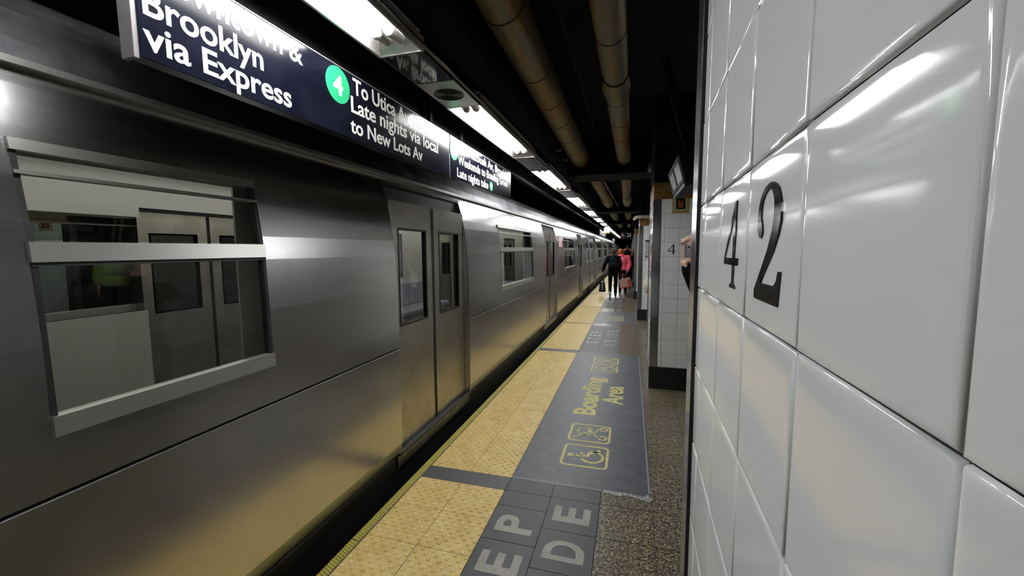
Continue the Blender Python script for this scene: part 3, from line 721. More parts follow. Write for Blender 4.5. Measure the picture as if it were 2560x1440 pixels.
# lit box sign
bx = empty('lit_box_sign', (-.80, 13.0, 2.12), 'glowing white box sign hanging among the distant tube lights', 'sign')
mb = MB(); mb.box(0, .17, 0, .05, .035, .165, mat('lit_white_panel', (1, 1, .92), .5, emit=1.3), .003); mb.build('lit_panel', bx)
mb = MB(); mb.box(-.006, .176, -.004, .054, 0, .033, M_MYEL, .002); mb.box(-.006, .176, .0, .054, .167, .18, M_SFRAME, .002); mb.build('frame', bx)
mb = MB(); mb.box(.075, .09, .02, .035, .18, 1.08, M_SOOT); mb.build('hanger', bx)

# ------------------------------------------------------------------ pipes and ceiling clutter
def pipe(name, pts, r, bands, sleeves, label, group, dent=None):
    root = empty(name, (0, pts[0][1], 0), label, 'pipe', group); y0 = pts[0][1]
    n = 40; P = []; Rr = []
    for k in range(n + 1):
        t = k / n; a = Vector(pts[0]).lerp(Vector(pts[1]), t); a.y -= y0; rr = r
        if dent:
            for dy, amt in dent: rr += amt * math.exp(-((a.y + y0 - dy) / .09) ** 2)
        P.append(a); Rr.append(rr)
    mb = MB(); mb.tube(P, Rr, M_PIPE, 28); mb.build('pipe_barrel', root)
    def at(y):
        t = (y - pts[0][1]) / (pts[1][1] - pts[0][1]); p = Vector(pts[0]).lerp(Vector(pts[1]), t); p.y -= y0; return p
    for y in bands:
        mb = MB(); a, b = at(y - .006), at(y + .006); mb.tube([a, b], r + .003, M_BAND, 28); mb.build('joint_band', root)
    for ya, yb in sleeves:
        mb = MB(); mb.tube([at(ya), at((ya + yb) / 2), at(yb)], [r + .012, r + .014, r + .010], M_SLEEVE, 28); mb.build('lagging_sleeve', root)
G1, G2 = 'lengths of the left ceiling pipe', 'lengths of the right ceiling pipe'
pipe('ceiling_pipe', [(-.678, -.5, 2.925), (-.742, 6.2, 2.925)], .128, [1.2, 2.25, 3.05, 3.65, 4.2, 4.8, 5.4], [], 'near length of the wide rusty ceiling pipe beside the tube lights', G1, [(3.35, -.006)])
pipe('ceiling_pipe', [(-.68, 6.6, 2.93), (-.63, 12.4, 2.95)], .122, [8, 9.4], [(10.9, 12.1)], 'second length of the left ceiling pipe, behind the first beam', G1)
pipe('ceiling_pipe', [(-.64, 12.8, 2.95), (-.62, 18, 2.97)], .122, [], [(14.6, 16.9)], 'third pale length of the left ceiling pipe', G1)
pipe('ceiling_pipe', [(-.62, 18.4, 2.97), (-.58, 24, 3.0)], .12, [], [(20, 22)], 'farthest visible length of the left ceiling pipe', G1)
pipe('ceiling_pipe', [(-.165, -.5, 2.892), (-.120, 6.2, 2.892)], .095, [1.4, 2.65, 3.3, 3.75, 4.35, 4.9], [], 'near length of the narrower dented ceiling pipe on the right', G2, [(3.55, .022), (3.40, -.01)])
pipe('ceiling_pipe', [(-.111, 6.6, 2.90), (-.125, 12.4, 2.94)], .098, [8.6], [(10.6, 12.1)], 'second length of the right ceiling pipe, behind the first beam', G2)
pipe('ceiling_pipe', [(-.115, 12.8, 2.95), (-.11, 18, 2.98)], .11, [], [(14.6, 17)], 'third pale length of the right ceiling pipe', G2)
pipe('ceiling_pipe', [(-.11, 18.4, 2.98), (-.1, 24, 3.0)], .11, [], [(20, 22)], 'farthest visible length of the right ceiling pipe', G2)
for x, z, r, lab in ((-.93, 2.86, .016, 'thin dark conduit between the lights and the left pipe'), (-.86, 2.99, .02, 'dark conduit high between the lights and the left pipe'), (-.46, 3.05, .018, 'dark conduit between the two ceiling pipes')):
    mb = MB(); mb.tube([(x, .5, z), (x, 6.2, z + .02)], r, M_SOOT, 10); tag(mb.build('conduit'), lab, 'conduit', 'ceiling conduits')
mb = MB(); cr = [M_MYEL, M_BAND, M_SLEEVE, M_BAND, M_MRED, M_BAND]  # coloured bands paint reflections onto the conduit
for k in range(22):
    a, b = k / 22, (k + 1) / 22; p, q = Vector((-.50, 6.7, 2.80)), Vector((-.36, 12.2, 2.84)); mb.tube([p.lerp(q, a), p.lerp(q, b)], .014, cr[k % 6], 8)
tag(mb.build('reflection_banded_conduit'), 'thin conduit with reflections painted as yellow and dark bands beside the left ceiling pipe', 'conduit')
for k, (y, x) in enumerate(((5.2, -.95), (5.75, -.95), (6.9, -.93))):
    mb = MB(); mb.box(x - .09, x + .09, y, y + .03, 2.82, 2.84, M_LIP); mb.box(x - .09, x - .075, y, y + .03, 2.84, 3.2, M_SOOT); mb.box(x + .075, x + .09, y, y + .03, 2.84, 3.2, M_SOOT)
    tag(mb.build('pipe_hanger'), ['metal trapeze hanger beside the third tube light', 'metal trapeze hanger just before the first beam', 'metal trapeze hanger just behind the first beam'][k], 'hanger', 'ceiling trapeze hangers')
mb = MB(); mb.tube([(.55, 9.45, 2.315), (.16, 9.45, 2.315), (.11, 9.47, 2.312), (.08, 9.53, 2.30), (.07, 9.62, 2.285)], .036, M_WPIPE, 14); mb.tube([(.30, 9.45, 2.315), (.33, 9.45, 2.315)], .045, M_WPIPE, 14)
mb.tube([(.45, 9.45, 2.315), (.45, 9.45, 3.2)], .012, M_SOOT, 8)
tag(mb.build('sprinkler_pipe'), 'short white painted pipe with an elbow at the top of the noticed column', 'pipe')
mb = MB(); mb.box(.205, .25, 6.07, 6.119, 2.66, 2.72, M_WPIPE, .006); mb.box(.212, .243, 6.08, 6.12, 2.72, 2.78, M_SFRAME, .004); tag(mb.build('junction_box'), 'small white box on the dark beam above the first column', 'junction box')
# monitors hung by the first column
mo = empty('monitor_housing', (.395, 3.42, 2.06), 'black hanging monitor pair with grey square frames by the first column', 'monitor', rot=(0, math.radians(-15), 0))
mb = MB(); mb.box(0, .30, 0, .86, 0, .25, mat('black_monitor_case', (.004, .004, .005), .6, spec=.2), .008); mb.build('case', mo)
for k, y in enumerate((.02, .44)):
    mb = MB()
    for (a, b, c, d) in ((y, y + .40, .035, .065), (y, y + .40, .205, .235), (y, y + .03, .065, .205), (y + .37, y + .40, .065, .205)): mb.box(-.006, 0, a, b, c, d, mat('dark_grey_bezel', (.010, .010, .011), .6, spec=.3), .002)
    mb.build('bezel', mo)
    mb = MB(); mb.box(-.002, .0, y + .035, y + .365, .065, .205, mat('dark_screen', (.003, .003, .003), .3, spec=.15)); mb.build('screen', mo)
mb = MB(); mb.box(-.008, .0, 0, .86, 0, .026, mat('dark_metal_lip', (.03, .03, .03), .45, .5), .002); mb.build('front_lip', mo)
mb = MB(); mb.box(.12, .18, .38, .46, .25, 1.12, M_SOOT); mb.build('hanger', mo)
# paper notice
nt = empty('paper_notice', (.305, 9.634, 1.39), 'white paper notice with dark heading on the second column', 'notice')
mb = MB(); mb.box(0, .19, -.002, 0, 0, .43, mat('notice_paper', (.5, .51, .54), .6)); mb.build('sheet', nt)
mb = MB(); ink = mat('grey_print', (.16, .16, .18), .6); mb.box(.01, .18, -.003, -.002, .385, .425, M_NUM)
for k in range(16):
    z = .36 - k * .022
    if k in (3, 8, 12): continue
    mb.box(.015, .10 + .07 * random.random(), -.003, -.002, z, z + .009, ink)
mb.box(.015, .05, -.003, -.002, .05, .08, M_NUM); mb.build('print', nt)

# ------------------------------------------------------------------ added unseen lamps
fx = empty('fluorescent_fixture', (-9.0, 3.2, 2.6), 'added dim tube light over the opposite platform, out of view', 'light fixture')  # unseen lamp, added to light the column across the tracks
mb = MB(); mb.box(-.12, .12, 0, 2.4, .03, .09, M_TROUGH); mb.box(-.03, .03, .5, .56, .09, .6, M_SOOT); mb.build('housing', fx)
mb = MB(); mb.tube([(0, .1, 0), (0, 2.3, 0)], .02, M_FTUBE, 10); mb.build('lamp_tube', fx)

for k, (y, lab) in enumerate(((4.9, 'tube light over the far edge of the island, hidden by the columns'), (8.2, 'further added lamp over the far edge of the island, hidden by the columns'))):
    fx = empty('fluorescent_fixture', (3.4, y, 2.55), lab, 'light fixture', 'added tube lights over the other track edge')  # unseen lamps, added to brighten the floor and the train's reflections
    mb = MB(); mb.box(-.12, .12, 0, 1.9, .03, .09, M_TROUGH); mb.box(-.03, .03, .9, .96, .09, .65, M_SOOT); mb.build('housing', fx)
    for x in (-.05, .05):
        mb = MB(); mb.tube([(x, .15, .005), (x, 1.75, .005)], .017, M_TUBE, 10); mb.build('lamp_tube', fx)
# ------------------------------------------------------------------ people
def capsule(mb, p0, p1, r0, r1, seg=10):
    p0, p1 = Vector(p0), Vector(p1); d = (p1 - p0); ln = d.length or 1e-4; d = d / ln
    P = []; R = []
    for k in range(4): a = math.pi / 2 * k / 4; P.append(p0 - d * r0 * math.cos(a)); R.append(max(r0 * math.sin(a), r0 * .05))
    P.append(p0); R.append(r0); P.append(p1); R.append(r1)
    for k in range(1, 5): a = math.pi / 2 * k / 4; P.append(p1 + d * r1 * math.sin(a)); R.append(max(r1 * math.cos(a), r1 * .05))
    mb.tube(P, R, M_BLACK, seg)
def blob(name, parts, m, voxel, parent=None, smooth=3, regions=None):
    mb = MB()
    for p in parts:
        if p[0] == 'c': capsule(mb, *p[1:])
        else: mb.ell(p[1], p[2], M_BLACK, 16, 10, p[3] if len(p) > 3 else None)
    ob = mb.build('tmp')
    rm = ob.modifiers.new('r', 'REMESH'); rm.mode = 'VOXEL'; rm.voxel_size = voxel; rm.use_smooth_shade = True
    sm = ob.modifiers.new('s', 'SMOOTH'); sm.factor = .5; sm.iterations = smooth
    me = bake(ob); old = ob.data; bpy.data.objects.remove(ob); bpy.data.meshes.remove(old)
    me.name = name; me.materials.clear(); me.materials.append(m)
    for p in me.polygons: p.use_smooth = True
    o = bpy.data.objects.new(name, me); COL.objects.link(o)
    if parent: o.parent = parent
    return o
M_SKIN = noisy('warm_skin', (.46, .27, .19), (.54, .33, .24), 30, .5)
def cloth(name, c): return noisy(name, c, tuple(min(1, x * 1.35) for x in c), 14, .9, spec=.06)
M_BLACKC = cloth('black_coat_cloth', (.0028, .0028, .0032)); M_BLACKT = cloth('black_trouser_cloth', (.0025, .0025, .003)); M_HAIRD = cloth('dark_hair', (.03, .022, .015))
M_PINK = noisy('coral_pink_padded_cloth', (.55, .055, .09), (.68, .10, .14), 7, .5); M_ORANGE = noisy('orange_brown_knit', (.20, .045, .010), (.30, .075, .02), 40, .9)
M_FUR = noisy('ginger_fur', (.09, .04, .014), (.22, .10, .04), 60, .9); M_SHOE = mat('pale_shoe', (.3, .3, .27), .6); M_SHOEB = mat('black_shoe', (.008, .008, .008), .5)
M_VEST = mat('fluorescent_yellow_vest', (.42, .62, .05), .6); M_JEANS = cloth('grey_blue_denim', (.09, .10, .13)); M_CREAM = cloth('cream_wool', (.42, .40, .30))

def hand_parts(w, d, side, up, s=1.0, curl=.5):
    """relaxed hand at wrist w pointing along d; side = thumb side"""
    d = Vector(d).normalized(); side = Vector(side); side = (side - d * side.dot(d)).normalized(); n = d.cross(side)
    w = Vector(w); P = []
    P.append(('c', w, w + d * .04 * s, .022 * s, .026 * s))
    for k in range(4):
        o = (1.5 - k) * .0185 * s; b = w + d * .078 * s + side * o
        P.append(('c', w + d * .02 * s + side * o * .7, b, .013 * s, .0115 * s))
        ln = (.068, .076, .070, .055)[k] * s; m1 = b + d * ln * .5 + n * curl * .012 * s; t = m1 + (d * (1 - curl * .6) + n * curl).normalized() * ln * .5
        P.append(('c', b, m1, .0095 * s, .009 * s)); P.append(('c', m1, t, .009 * s, .0075 * s))
    tb = w + d * .02 * s + side * .022 * s; t1 = tb + (d * .6 + side * .8).normalized() * .035 * s; t2 = t1 + (d + n * .5).normalized() * .03 * s
    P.append(('c', tb, t1, .013 * s, .0105 * s)); P.append(('c', t1, t2, .0105 * s, .0085 * s)); return P
def person(label, loc, rz, H=1.68, J=None, voxel=.011, hands=True, heading=None, headrot=(0, 0)):
    """faces local +Y; J gives joint positions for a 1.70 m figure"""
    root = empty('person', loc, label, 'person', None, (0, 0, rz)); root.scale = (1, 1, 1); s = H / 1.70
    D = dict(head=(0, .03, 1.575), neck=(0, 0, 1.44), chest=(0, 0, 1.25), waist=(0, .0, 1.05), pelvis=(0, 0, .92), shL=(-.18, 0, 1.385), shR=(.18, 0, 1.385),
             elL=(-.24, -.03, 1.11), elR=(.24, -.03, 1.11), wrL=(-.25, .06, .86), wrR=(.25, .06, .86), hiL=(-.09, 0, .90), hiR=(.09, 0, .90), knL=(-.10, .03, .49), knR=(.10, .03, .49), anL=(-.105, 0, .085), anR=(.105, 0, .085), toL=(-.115, .17, .03), toR=(.115, .17, .03))
    if J: D.update(J)
    D = {k: Vector(v) * s for k, v in D.items()}
    hd = D['head']; P = [('e', hd, (.075 * s, .093 * s, .115 * s)), ('e', hd + Vector((0, .02, -.05)) * s, (.058 * s, .068 * s, .065 * s)), ('c', hd + Vector((0, .095, .0)) * s, hd + Vector((0, .112, -.028)) * s, .010 * s, .014 * s), ('c', hd + Vector((-.025, .085, -.062)) * s, hd + Vector((.025, .085, -.062)) * s, .008 * s, .008 * s),
        ('c', hd + Vector((-.03, .086, .022)) * s, hd + Vector((.03, .086, .022)) * s, .011 * s, .011 * s),
        ('e', hd + Vector((-.078, -.005, -.01)) * s, (.012 * s, .022 * s, .032 * s)), ('e', hd + Vector((.078, -.005, -.01)) * s, (.012 * s, .022 * s, .032 * s)),
        ('c', D['neck'] - Vector((0, 0, .03)), hd - Vector((0, .02, .06)) * s, .058 * s, .052 * s),
        ('e', D['chest'], (.155 * s, .105 * s, .20 * s)), ('e', D['waist'], (.135 * s, .095 * s, .16 * s)), ('e', D['pelvis'], (.155 * s, .11 * s, .13 * s)), ('c', D['shL'], D['shR'], .055 * s, .055 * s), ('c', D['chest'] + Vector((0, 0, .08)), D['neck'], .09 * s, .06 * s)]
    for S in 'LR':
        P += [('c', D['sh' + S], D['el' + S], .05 * s, .04 * s), ('c', D['el' + S], D['wr' + S], .041 * s, .027 * s), ('c', D['hi' + S], D['kn' + S], .082 * s, .056 * s), ('c', D['kn' + S], D['an' + S], .056 * s, .037 * s), ('c', D['an' + S] - Vector((0, .03, .03)) * s, D['to' + S] + Vector((0, 0, .01)) * s, .038 * s, .03 * s)]
        if hands:
            d = (D['wr' + S] - D['el' + S]).normalized(); P += hand_parts(D['wr' + S], d, (0, 1, 0) if abs(d.z) > .5 else (0, 0, 1), None, s)
    root['_'] = 0; del root['_']
    blob('body', P, M_SKIN, voxel, root)
    for x in (-.03, .03):
        mb = MB(); c = hd + Vector((x, .082, .008)) * s; mb.ell(c, (.011 * s, .009 * s, .009 * s), mat('eye_white', (.6, .6, .58), .2), 8, 6); mb.ell(c + Vector((0, .006, 0)) * s, (.005 * s,) * 3, M_NUM, 8, 6); mb.build('eye', root)
    return root, D, s
def coat(root, D, s, m, hem, flare=.02, pad=.02, voxel=.014, hood=False, name='coat', cuff=.93):
    zc = D['pelvis'].z; P = [('e', D['chest'], (.165 * s + pad, .115 * s + pad, .205 * s + pad)), ('e', D['waist'], (.15 * s + pad, .11 * s + pad, .17 * s)), ('c', D['shL'], D['shR'], .058 * s + pad, .058 * s + pad), ('c', D['chest'] + Vector((0, 0, .08)), D['neck'] - Vector((0, 0, .01)), .095 * s + pad, .066 * s + pad * .5)]
    z = D['waist'].z; px, py = D['pelvis'].x, D['pelvis'].y
    while z > hem: P.append(('e', (px, py, z), (.155 * s + pad + flare * (D['waist'].z - z), .115 * s + pad + flare * (D['waist'].z - z), .07))); z -= .05
    for S in 'LR': P += [('c', D['sh' + S], D['el' + S], .056 * s + pad, .047 * s + pad), ('c', D['el' + S], D['el' + S].lerp(D['wr' + S], cuff), .048 * s + pad, .036 * s + pad * .7)]
    if hood: P += [('e', D['neck'] + Vector((0, -.05, .02)), (.105, .075, .06))]
    return blob(name, P, m, voxel, root)
def trousers(root, D, s, m, voxel=.014):
    P = [('e', D['pelvis'], (.168 * s, .122 * s, .14 * s))]
    for S in 'LR': P += [('c', D['hi' + S], D['kn' + S], .095 * s, .068 * s), ('c', D['kn' + S], D['an' + S] + Vector((0, 0, .02)), .068 * s, .055 * s)]
    return blob('trousers', P, m, voxel, root)
def shoes(root, D, s, mL, mR):
    for S, m in (('L', mL), ('R', mR)):
        a, t = D['an' + S], D['to' + S]; blob('shoe', [('c', a - Vector((0, .035, .025)), a - Vector((0, .02, -.02)), .045, .042), ('c', a - Vector((0, .03, .045)), t, .04, .034)], m, .01, root)
def hair(root, D, s, m, name='hair', grow=1.12, drop=0.0):
    h = D['head']; P = [('e', h + Vector((0, -.018, .02)) * s, (.082 * grow * s, .092 * grow * s, .105 * grow * s))]
    if drop: P.append(('e', h + Vector((0, -.05, -.07 - drop)) * s, (.085 * s, .05 * s, .09 * s)))
    return blob(name, P, m, .009, root)
G = 'people walking away along the platform'
# 1: black coat with bags
p1, D, s = person('person in black coat walking away, carrying a black tote in the left hand', (-.57, 14.78, 0), 0, 1.66,
    dict(elL=(-.30, -.06, 1.13), wrL=(-.36, -.02, .90), elR=(.25, -.04, 1.12), wrR=(.20, .05, .88), knL=(-.10, -.03, .49), anL=(-.09, -.22, .14), toL=(-.09, -.10, .03), knR=(.09, .10, .49), anR=(.09, .06, .085), toR=(.10, .22, .03)))
p1['group'] = G
coat(p1, D, s, M_BLACKC, .74, .05); trousers(p1, D, s, M_BLACKT); shoes(p1, D, s, M_SHOE, M_SHOEB); hair(p1, D, s, M_HAIRD); P1 = D
bp = empty('backpack', (-.57, 14.62, 1.16), 'dark navy backpack on the back of the black-coated person', 'backpack')
M_NAVY = cloth('navy_nylon', (.005, .006, .011))
blob('bag_body', [('e', (0, 0, 0), (.15, .09, .22)), ('e', (0, -.05, -.07), (.12, .07, .12))], M_NAVY, .012, bp)
for x in (-.11, .11):
    mb = MB(); mb.tube([(x, .05, .16), (x * 1.05, .13, .235), (x * 1.05, .24, .2), (x * 1.1, .29, .05), (x * 1.2, .2, -.14), (x, .05, -.16)], .014, M_BLACKC, 8); mb.build('shoulder_strap', bp)
tb = empty('tote_bag', (-.93, 14.72, .15), 'black tote bag with white print hanging from the left hand of the black-coated person', 'bag')
mb = MB(); P = []
for z, hx, hy in ((0, .105, .055), (.02, .118, .065), (.2, .10, .055), (.40, .065, .03)): P += [(-hx, -hy, z), (hx, -hy, z), (hx, hy, z), (-hx, hy, z)]
mb.add(P, [(k * 4 + e, k * 4 + (e + 1) % 4, k * 4 + 4 + (e + 1) % 4, k * 4 + 4 + e) for k in range(3) for e in range(4)] + [(3, 2, 1, 0)], cloth('black_canvas', (.012, .013, .016)))
mb.add([(-.062, -.031, .40), (.062, -.031, .40), (.062, .031, .40), (-.062, .031, .40)], [(0, 1, 2, 3)], M_BLACKC); mb.build('bag_body', tb)
mb = MB(); wp = mat('white_print', (.45, .45, .45), .6)
for z0, z1, w in ((.33, .38, .04), (.24, .27, .03), (.16, .19, .035), (.08, .11, .025)):
    f = lambda z: -.055 - (.2 - z) * .05 if z < .2 else -.055 + (z - .2) * .125
    mb.add([(-w, f(z0) - .002, z0), (w, f(z0) - .002, z0), (w, f(z1) - .002, z1), (-w, f(z1) - .002, z1)], [(0, 1, 2, 3)], wp)
mb.build('print', tb)['label'] = 'white print'
for y in (-.028, .028):
    mb = MB(); mb.tube([(-.05, y, .39), (-.03, y * .7, .55), (0, y * .2, .67), (.03, y * .7, .55), (.05, y, .39)], .009, M_BLACKC, 8); mb.build('handle', tb)
# 2: pink coat
p2, D, s = person('person in coral pink coat and orange knitted hat, walking away beside the black coat', (-.25, 15.65, 0), 0, 1.65,
    dict(head=(-.10, .03, 1.57), neck=(-.07, 0, 1.44), chest=(-.02, 0, 1.25), elR=(.25, -.05, 1.12), wrR=(.16, -.12, .88), knL=(-.10, .12, .49), toL=(-.115, .20, .03), anL=(-.1, .05, .085), anR=(.1, -.15, .1), knR=(.10, .0, .48), toR=(.1, -.01, .03)))
p2['group'] = G
coat(p2, D, s, M_PINK, .90, .12, .04, hood=True); trousers(p2, D, s, M_BLACKT); shoes(p2, D, s, M_SHOEB, M_SHOEB)
h = D['head']; blob('knitted_hat', [('e', h + Vector((0, -.01, .04)), (.10, .11, .11)), ('c', h + Vector((-.07, -.02, -.01)), h + Vector((.07, -.02, -.01)), .06, .06)], M_ORANGE, .01, p2)
sb = empty('shopping_bag', (-.12, 15.4, .26), 'tilted red and white striped shopping bag carried low by the pink-coated person', 'bag', rot=(0, math.radians(-16), 0))
M_RED = mat('red_plastic', (.50, .06, .03), .4); M_STRW = mat('white_plastic', (.6, .55, .5), .4)
mb = MB(); hx, hy, hz = .21, .10, .33
mb.box(-hx, hx, -hy, hy, 0, hz * .14, M_RED, .01); mb.box(-hx, hx, -hy + .004, hy - .004, hz * .14, hz, M_STRW)
for k in range(9):
    x = -hx + .03 + .045 * k; mb.box(x, x + .014, -hy - .001, -hy + .006, hz * .12, hz, M_RED); mb.box(x, x + .014, hy - .006, hy + .001, hz * .12, hz, M_RED)
mb.box(.10, hx + .002, -hy - .002, hy + .002, .02, hz * .8, M_RED); mb.build('bag_body', sb)
for y in (-.08, .08):
    mb = MB(); mb.tube([(-.09, y, hz), (-.07, y * .7, hz + .12), (0, y * .3, hz + .20), (.07, y * .7, hz + .12), (.09, y, hz)], .011, M_RED, 8); mb.build('handle', sb)
# 3: fur hood
p3, D, s = person('person in black coat with a ginger fur hood trim, ahead of the pink coat', (-.11, 17.6, 0), 0, 1.78, dict(anL=(-.1, -.1, .1), toL=(-.1, .06, .03)))
p3['group'] = G
coat(p3, D, s, M_BLACKC, .8, .04, .03, hood=True); trousers(p3, D, s, M_BLACKT); shoes(p3, D, s, M_SHOEB, M_SHOEB); h = D['head']
blob('hair', [('e', h + Vector((0, -.012, .03)), (.10, .11, .12))], cloth('black_hair', (.008, .008, .01)), .01, p3)
mb = MB(); c = h + Vector((0, -.10, -.16))
mb.tube([c + Vector((.19 * math.cos(a), .03 * math.sin(a), .17 * math.sin(a))) for a in [math.pi * k / 14 for k in range(-3, 18)]], .05, M_FUR, 10); mb.build('fur_trim', p3)
blob('hood', [('e', h + Vector((0, -.08, -.15)), (.15, .09, .15))], M_BLACKC, .014, p3)
# 4: behind the pushchair
p4, D, s = person('person in dark jacket and grey jeans, beside the far columns behind the pushchair', (.02, 20.6, 0), math.pi, 1.66); p4['group'] = G
coat(p4, D, s, M_NAVY, .82); trousers(p4, D, s, M_JEANS); shoes(p4, D, s, M_SHOEB, M_SHOEB); hair(p4, D, s, M_HAIRD)
# pushchair
pc = empty('pushchair', (.02, 18.9, 0), 'black folded-hood pushchair beside the far columns, right of the striped bag', 'pushchair')
mb = MB(); fr = M_BAND
for x in (-.11, .11): mb.tube([(x, .30, .10), (x, .0, .55), (x, -.15, .95)], .012, fr, 8); mb.tube([(x, -.22, .10), (x, .02, .52), (x, .22, .62)], .012, fr, 8)
mb.tube([(-.11, -.15, .95), (.11, -.15, .95)], .015, fr, 8); mb.build('frame', pc)
blob('seat', [('c', (-.06, .15, .42), (.06, .15, .42), .07, .07), ('c', (-.06, .0, .55), (.06, .0, .72), .06, .06), ('c', (.06, .0, .55), (-.06, .0, .72), .06, .06)], M_BLACKC, .015, pc)
blob('canopy', [('e', (0, .05, .82), (.13, .17, .10))], cloth('grey_canopy', (.10, .10, .10)), .015, pc)
for x in (-.12, .12):
    for y in (-.22, .30):
        mb = MB(); mb.torus((x, y, .10), .082, .018, M_SHOEB, 'x', 18, 8); mb.tube([(x - .02, y, .10), (x + .02, y, .10)], .03, M_SFRAME, 10); mb.build('wheel', pc)
# 5: yellow vest on the far platform
pv, D, s = person('person in fluorescent yellow vest across the tracks, dim behind the train window', (-9.35, 5.35, 0), math.radians(-120), 1.72, None, .016, True)
coat(pv, D, s, M_VEST, .95, .02, .05, .018, name='vest', cuff=.35); trousers(pv, D, s, M_BLACKT, .018); shoes(pv, D, s, M_SHOEB, M_SHOEB); hair(pv, D, s, M_HAIRD)
# 6: cream coat behind the first column
pk, D, s = person('person in dark coat hidden behind the first whole column, seen only reflected in the train', (.50, 6.08, 0), math.radians(70), 1.68)
coat(pk, D, s, M_BLACKC, .8, .03, .02, cuff=.9); trousers(pk, D, s, M_BLACKT); shoes(pk, D, s, M_SHOEB, M_SHOEB); hair(pk, D, s, M_HAIRD)
cb = empty('shoulder_bag', (.24, 5.98, .98), 'cream cloth bag poking out from behind the first whole column', 'bag')
blob('bag_body', [('e', (0, 0, .12), (.055, .12, .12)), ('e', (0, .0, .05), (.045, .10, .06))], M_CREAM, .01, cb)
mb = MB(); mb.tube([(0, -.06, .22), (.05, -.03, .34), (.10, 0, .42), (.10, .03, .42), (.05, .04, .34), (0, .06, .22)], .012, M_CREAM, 8); mb.build('strap', cb)
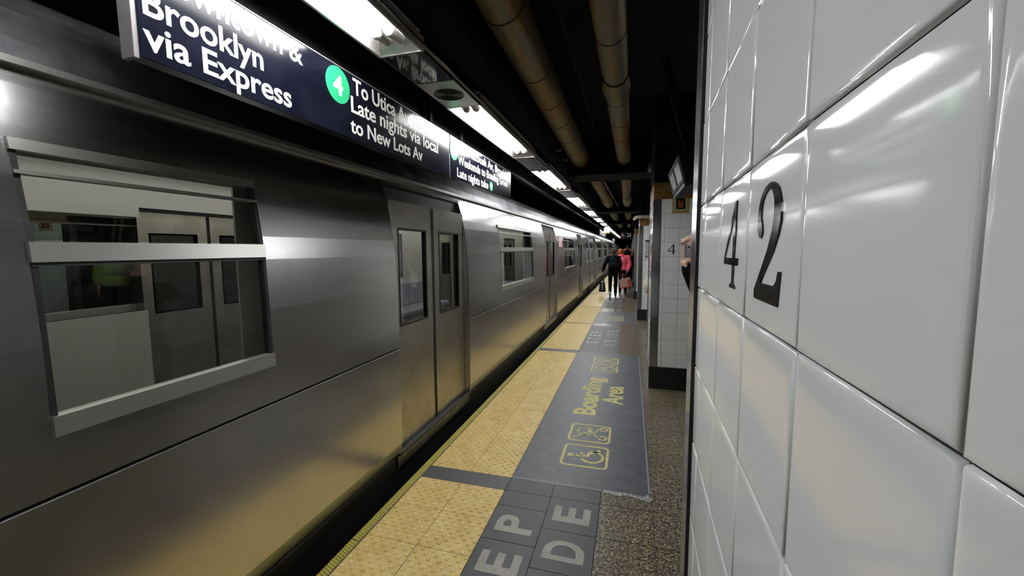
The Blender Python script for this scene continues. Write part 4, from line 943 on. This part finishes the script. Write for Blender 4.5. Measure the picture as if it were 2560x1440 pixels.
# 7: photographer with a phone behind the near column; faces the train (-X)
PH = Vector((.300, 1.965, 1.556)); pn = Vector((-.6, -.8, 0)); pl = Vector((.8, -.6, 0))      # phone centre, back normal, long axis
pf = empty('person', (.62, 2.22, 0), 'person in black sleeves reaching round the near column with both hands', 'person')
LO = Vector((.62, 2.22, 0))
def lp(v): return Vector(v) - LO
def photographer():
    s = .98; M = Matrix.Rotation(math.radians(115), 3, 'Z')      # local +Y turned to face the train
    b = lambda x, y, z: M @ Vector((x, y, z)) * s
    sl, sr = b(-.18, .02, 1.385), b(.18, .02, 1.385)
    wl = lp((.258, 2.012, 1.512)); wr = lp((.425, 1.90, 1.605)); el = lp((.400, 2.04, 1.20)); er = lp((.60, 1.80, 1.30))
    hd = b(0, .03, 1.575); P = [('e', hd, (.085, .085, .115)), ('e', hd + M @ Vector((0, .03, -.055)), (.06, .06, .06)), ('c', hd + M @ Vector((0, .09, 0)), hd + M @ Vector((0, .11, -.03)), .010, .014), ('c', hd + M @ Vector((-.025, .085, -.062)), hd + M @ Vector((.025, .085, -.062)), .008, .008),
         ('e', hd + M @ Vector((-.085, 0, -.01)), (.015, .022, .032)), ('e', hd + M @ Vector((.085, 0, -.01)), (.015, .022, .032)), ('c', b(0, 0, 1.41), hd - Vector((0, 0, .06)), .058, .052),
         ('e', b(0, 0, 1.25), (.13, .13, .20)), ('e', b(0, 0, 1.05), (.12, .12, .16)), ('e', b(0, 0, .92), (.13, .13, .13)), ('c', sl, sr, .055, .055), ('c', b(0, 0, 1.3), b(0, 0, 1.42), .09, .06)]
    for x in (-.09, .09):
        P += [('c', b(x, 0, .9), b(x, .02, .49), .08, .055), ('c', b(x, .02, .49), b(x, 0, .085), .055, .037), ('c', b(x, -.03, .055), b(x * 1.2, .17, .035), .036, .03)]
    P += [('c', sl, el, .05, .041), ('c', el, wl, .041, .026), ('c', sr, er, .05, .041), ('c', er, wr, .041, .026)]
    # lower hand: palm under the phone's left end, thumb up its edge, fingers under it
    A = PH - pl * .075 + Vector((0, 0, -.037))                       # phone's lower left corner
    q = lambda u, v, w: lp(A + pl * u + pn * v + Vector((0, 0, w)))
    palm = q(-.012, -.01, -.012)
    P += [('c', wl, palm, .024, .017), ('c', palm, q(-.008, -.008, .012), .0145, .012), ('c', q(-.008, -.008, .012), q(-.009, -.004, .040), .0115, .0095), ('c', q(-.009, -.004, .040), q(-.004, .002, .062), .0095, .0075)]
    for k, (u0, v0, u1, v1, w1, u2, v2, w2) in enumerate(((.006, -.006, .020, .006, -.010, .034, .012, -.004), (.000, -.010, .012, .012, -.015, .024, .020, -.007), (-.002, -.012, .006, .010, -.023, .018, .018, -.026), (-.006, -.014, .0, .0, -.032, .010, .008, -.040))):
        P += [('c', palm, q(u1, v1, w1), .013, .0098), ('c', q(u1, v1, w1), q(u2, v2, w2), .0098, .0085)]
    # upper hand: comes from the right over the phone's top edge
    B = PH - pl * .075 + Vector((0, 0, .037)); q2 = lambda u, v, w: lp(B + pl * u + pn * v + Vector((0, 0, w)))
    kn = q2(.075, -.01, .026); P += [('c', wr, kn, .026, .024), ('c', wr, q2(.085, -.02, .012), .024, .022)]
    for u0, w0, u1, w1, u2, w2, v in ((.070, .034, .022, .032, -.018, .017, .0), (.072, .024, .026, .022, -.012, .004, .012), (.075, .014, .045, .010, .022, -.006, .014), (.08, .006, .055, .0, .040, -.012, .014)):
        P += [('c', q2(u0, -.004, w0), q2(u1, v, w1), .0105, .0092), ('c', q2(u1, v, w1), q2(u2, v, w2), .0092, .0078)]
    P += [('c', q2(.085, -.015, .01), q2(.04, -.016, .004), .011, .0095), ('c', q2(.04, -.016, .004), q2(-.004, -.006, -.008), .0095, .0078)]
    blob('body', P, M_SKIN, .0042, pf, 2)
    for x in (-.03, .03):
        mb = MB(); c = hd + M @ Vector((x, .083, .008)); mb.ell(c, (.011, .011, .009), mat('eye_white', (.6, .6, .58), .2), 8, 6); mb.ell(c + M @ Vector((0, .007, 0)), (.005,) * 3, M_NUM, 8, 6); mb.build('eye', pf)
    # nails on the two fingertips that face the camera
    D = dict(neck=b(0, 0, 1.42), chest=b(0, 0, 1.25), waist=b(0, 0, 1.05), pelvis=b(0, 0, .92), shL=sl, shR=sr, elL=el, elR=er, wrL=wl, wrR=wr)
    Pc = [('e', D['chest'], (.16, .16, .225)), ('e', D['waist'], (.15, .15, .18)), ('e', D['pelvis'], (.155, .155, .16)), ('c', sl, sr, .08, .08), ('c', b(0, 0, 1.3), b(0, 0, 1.40), .11, .08),
          ('c', sl, el, .072, .064), ('c', el, el.lerp(wl, .90), .062, .050), ('c', sr, er, .07, .06), ('c', er, er.lerp(wr, .88), .058, .040)]
    blob('jacket', Pc, M_BLACKC, .011, pf)
    Pt = [('e', b(0, 0, .92), (.14, .14, .14))]
    for x in (-.09, .09): Pt += [('c', b(x, 0, .9), b(x, .02, .49), .092, .066), ('c', b(x, .02, .49), b(x, 0, .10), .066, .052)]
    blob('trousers', Pt, M_BLACKT, .013, pf)
    for x in (-.09, .09): blob('shoe', [('c', b(x, -.03, .06), b(x * 1.2, .18, .045), .045, .038)], M_SHOEB, .01, pf)
    blob('hair', [('e', hd + M @ Vector((0, -.018, .02)), (.095, .095, .115))], M_HAIRD, .01, pf)
photographer()
ph = empty('phone', PH, 'phone in a clear case held sideways by two hands beside the near column', 'phone')
MP = Matrix((pl, Vector((0, 0, 1)), pl.cross(Vector((0, 0, 1))))).transposed().to_4x4()        # x = long axis, y = up, z = back normal side
sgn = 1 if pl.cross(Vector((0, 0, 1))).dot(pn) > 0 else -1
mb = MB(); mb.box(-.072, .072, -.035, .035, -.004, .004, mat('silver_phone', (.24, .25, .29), .3, .6), .003, MP); mb.build('handset', ph)
mb = MB(); g = mat('clear_grey_case', (.52, .53, .58), .12); g_ = bsdf(g); g_.inputs['Transmission Weight'].default_value = .5
for (a, b, c, d) in ((-.076, .076, .0352, .038), (-.076, .076, -.038, -.0352), (-.076, -.0722, -.038, .038), (.0722, .076, -.038, .038)): mb.box(a, b, c, d, -.005, .006, g, .001, MP)
mb.build('clear_case', ph)
mb = MB(); zz = .0045 * sgn
mb.box(-.062, -.036, .006, .03, min(zz, zz * 1.5), max(zz, zz * 1.5), mat('pale_lens_plate', (.5, .5, .54), .2, .4), .0005, MP)
for x, y in ((-.055, .023), (-.043, .013)): mb.tube([MP @ Vector((x, y, zz)), MP @ Vector((x, y, zz * 2))], .0048, M_NUM, 14)
mb.build('camera_lens', ph)
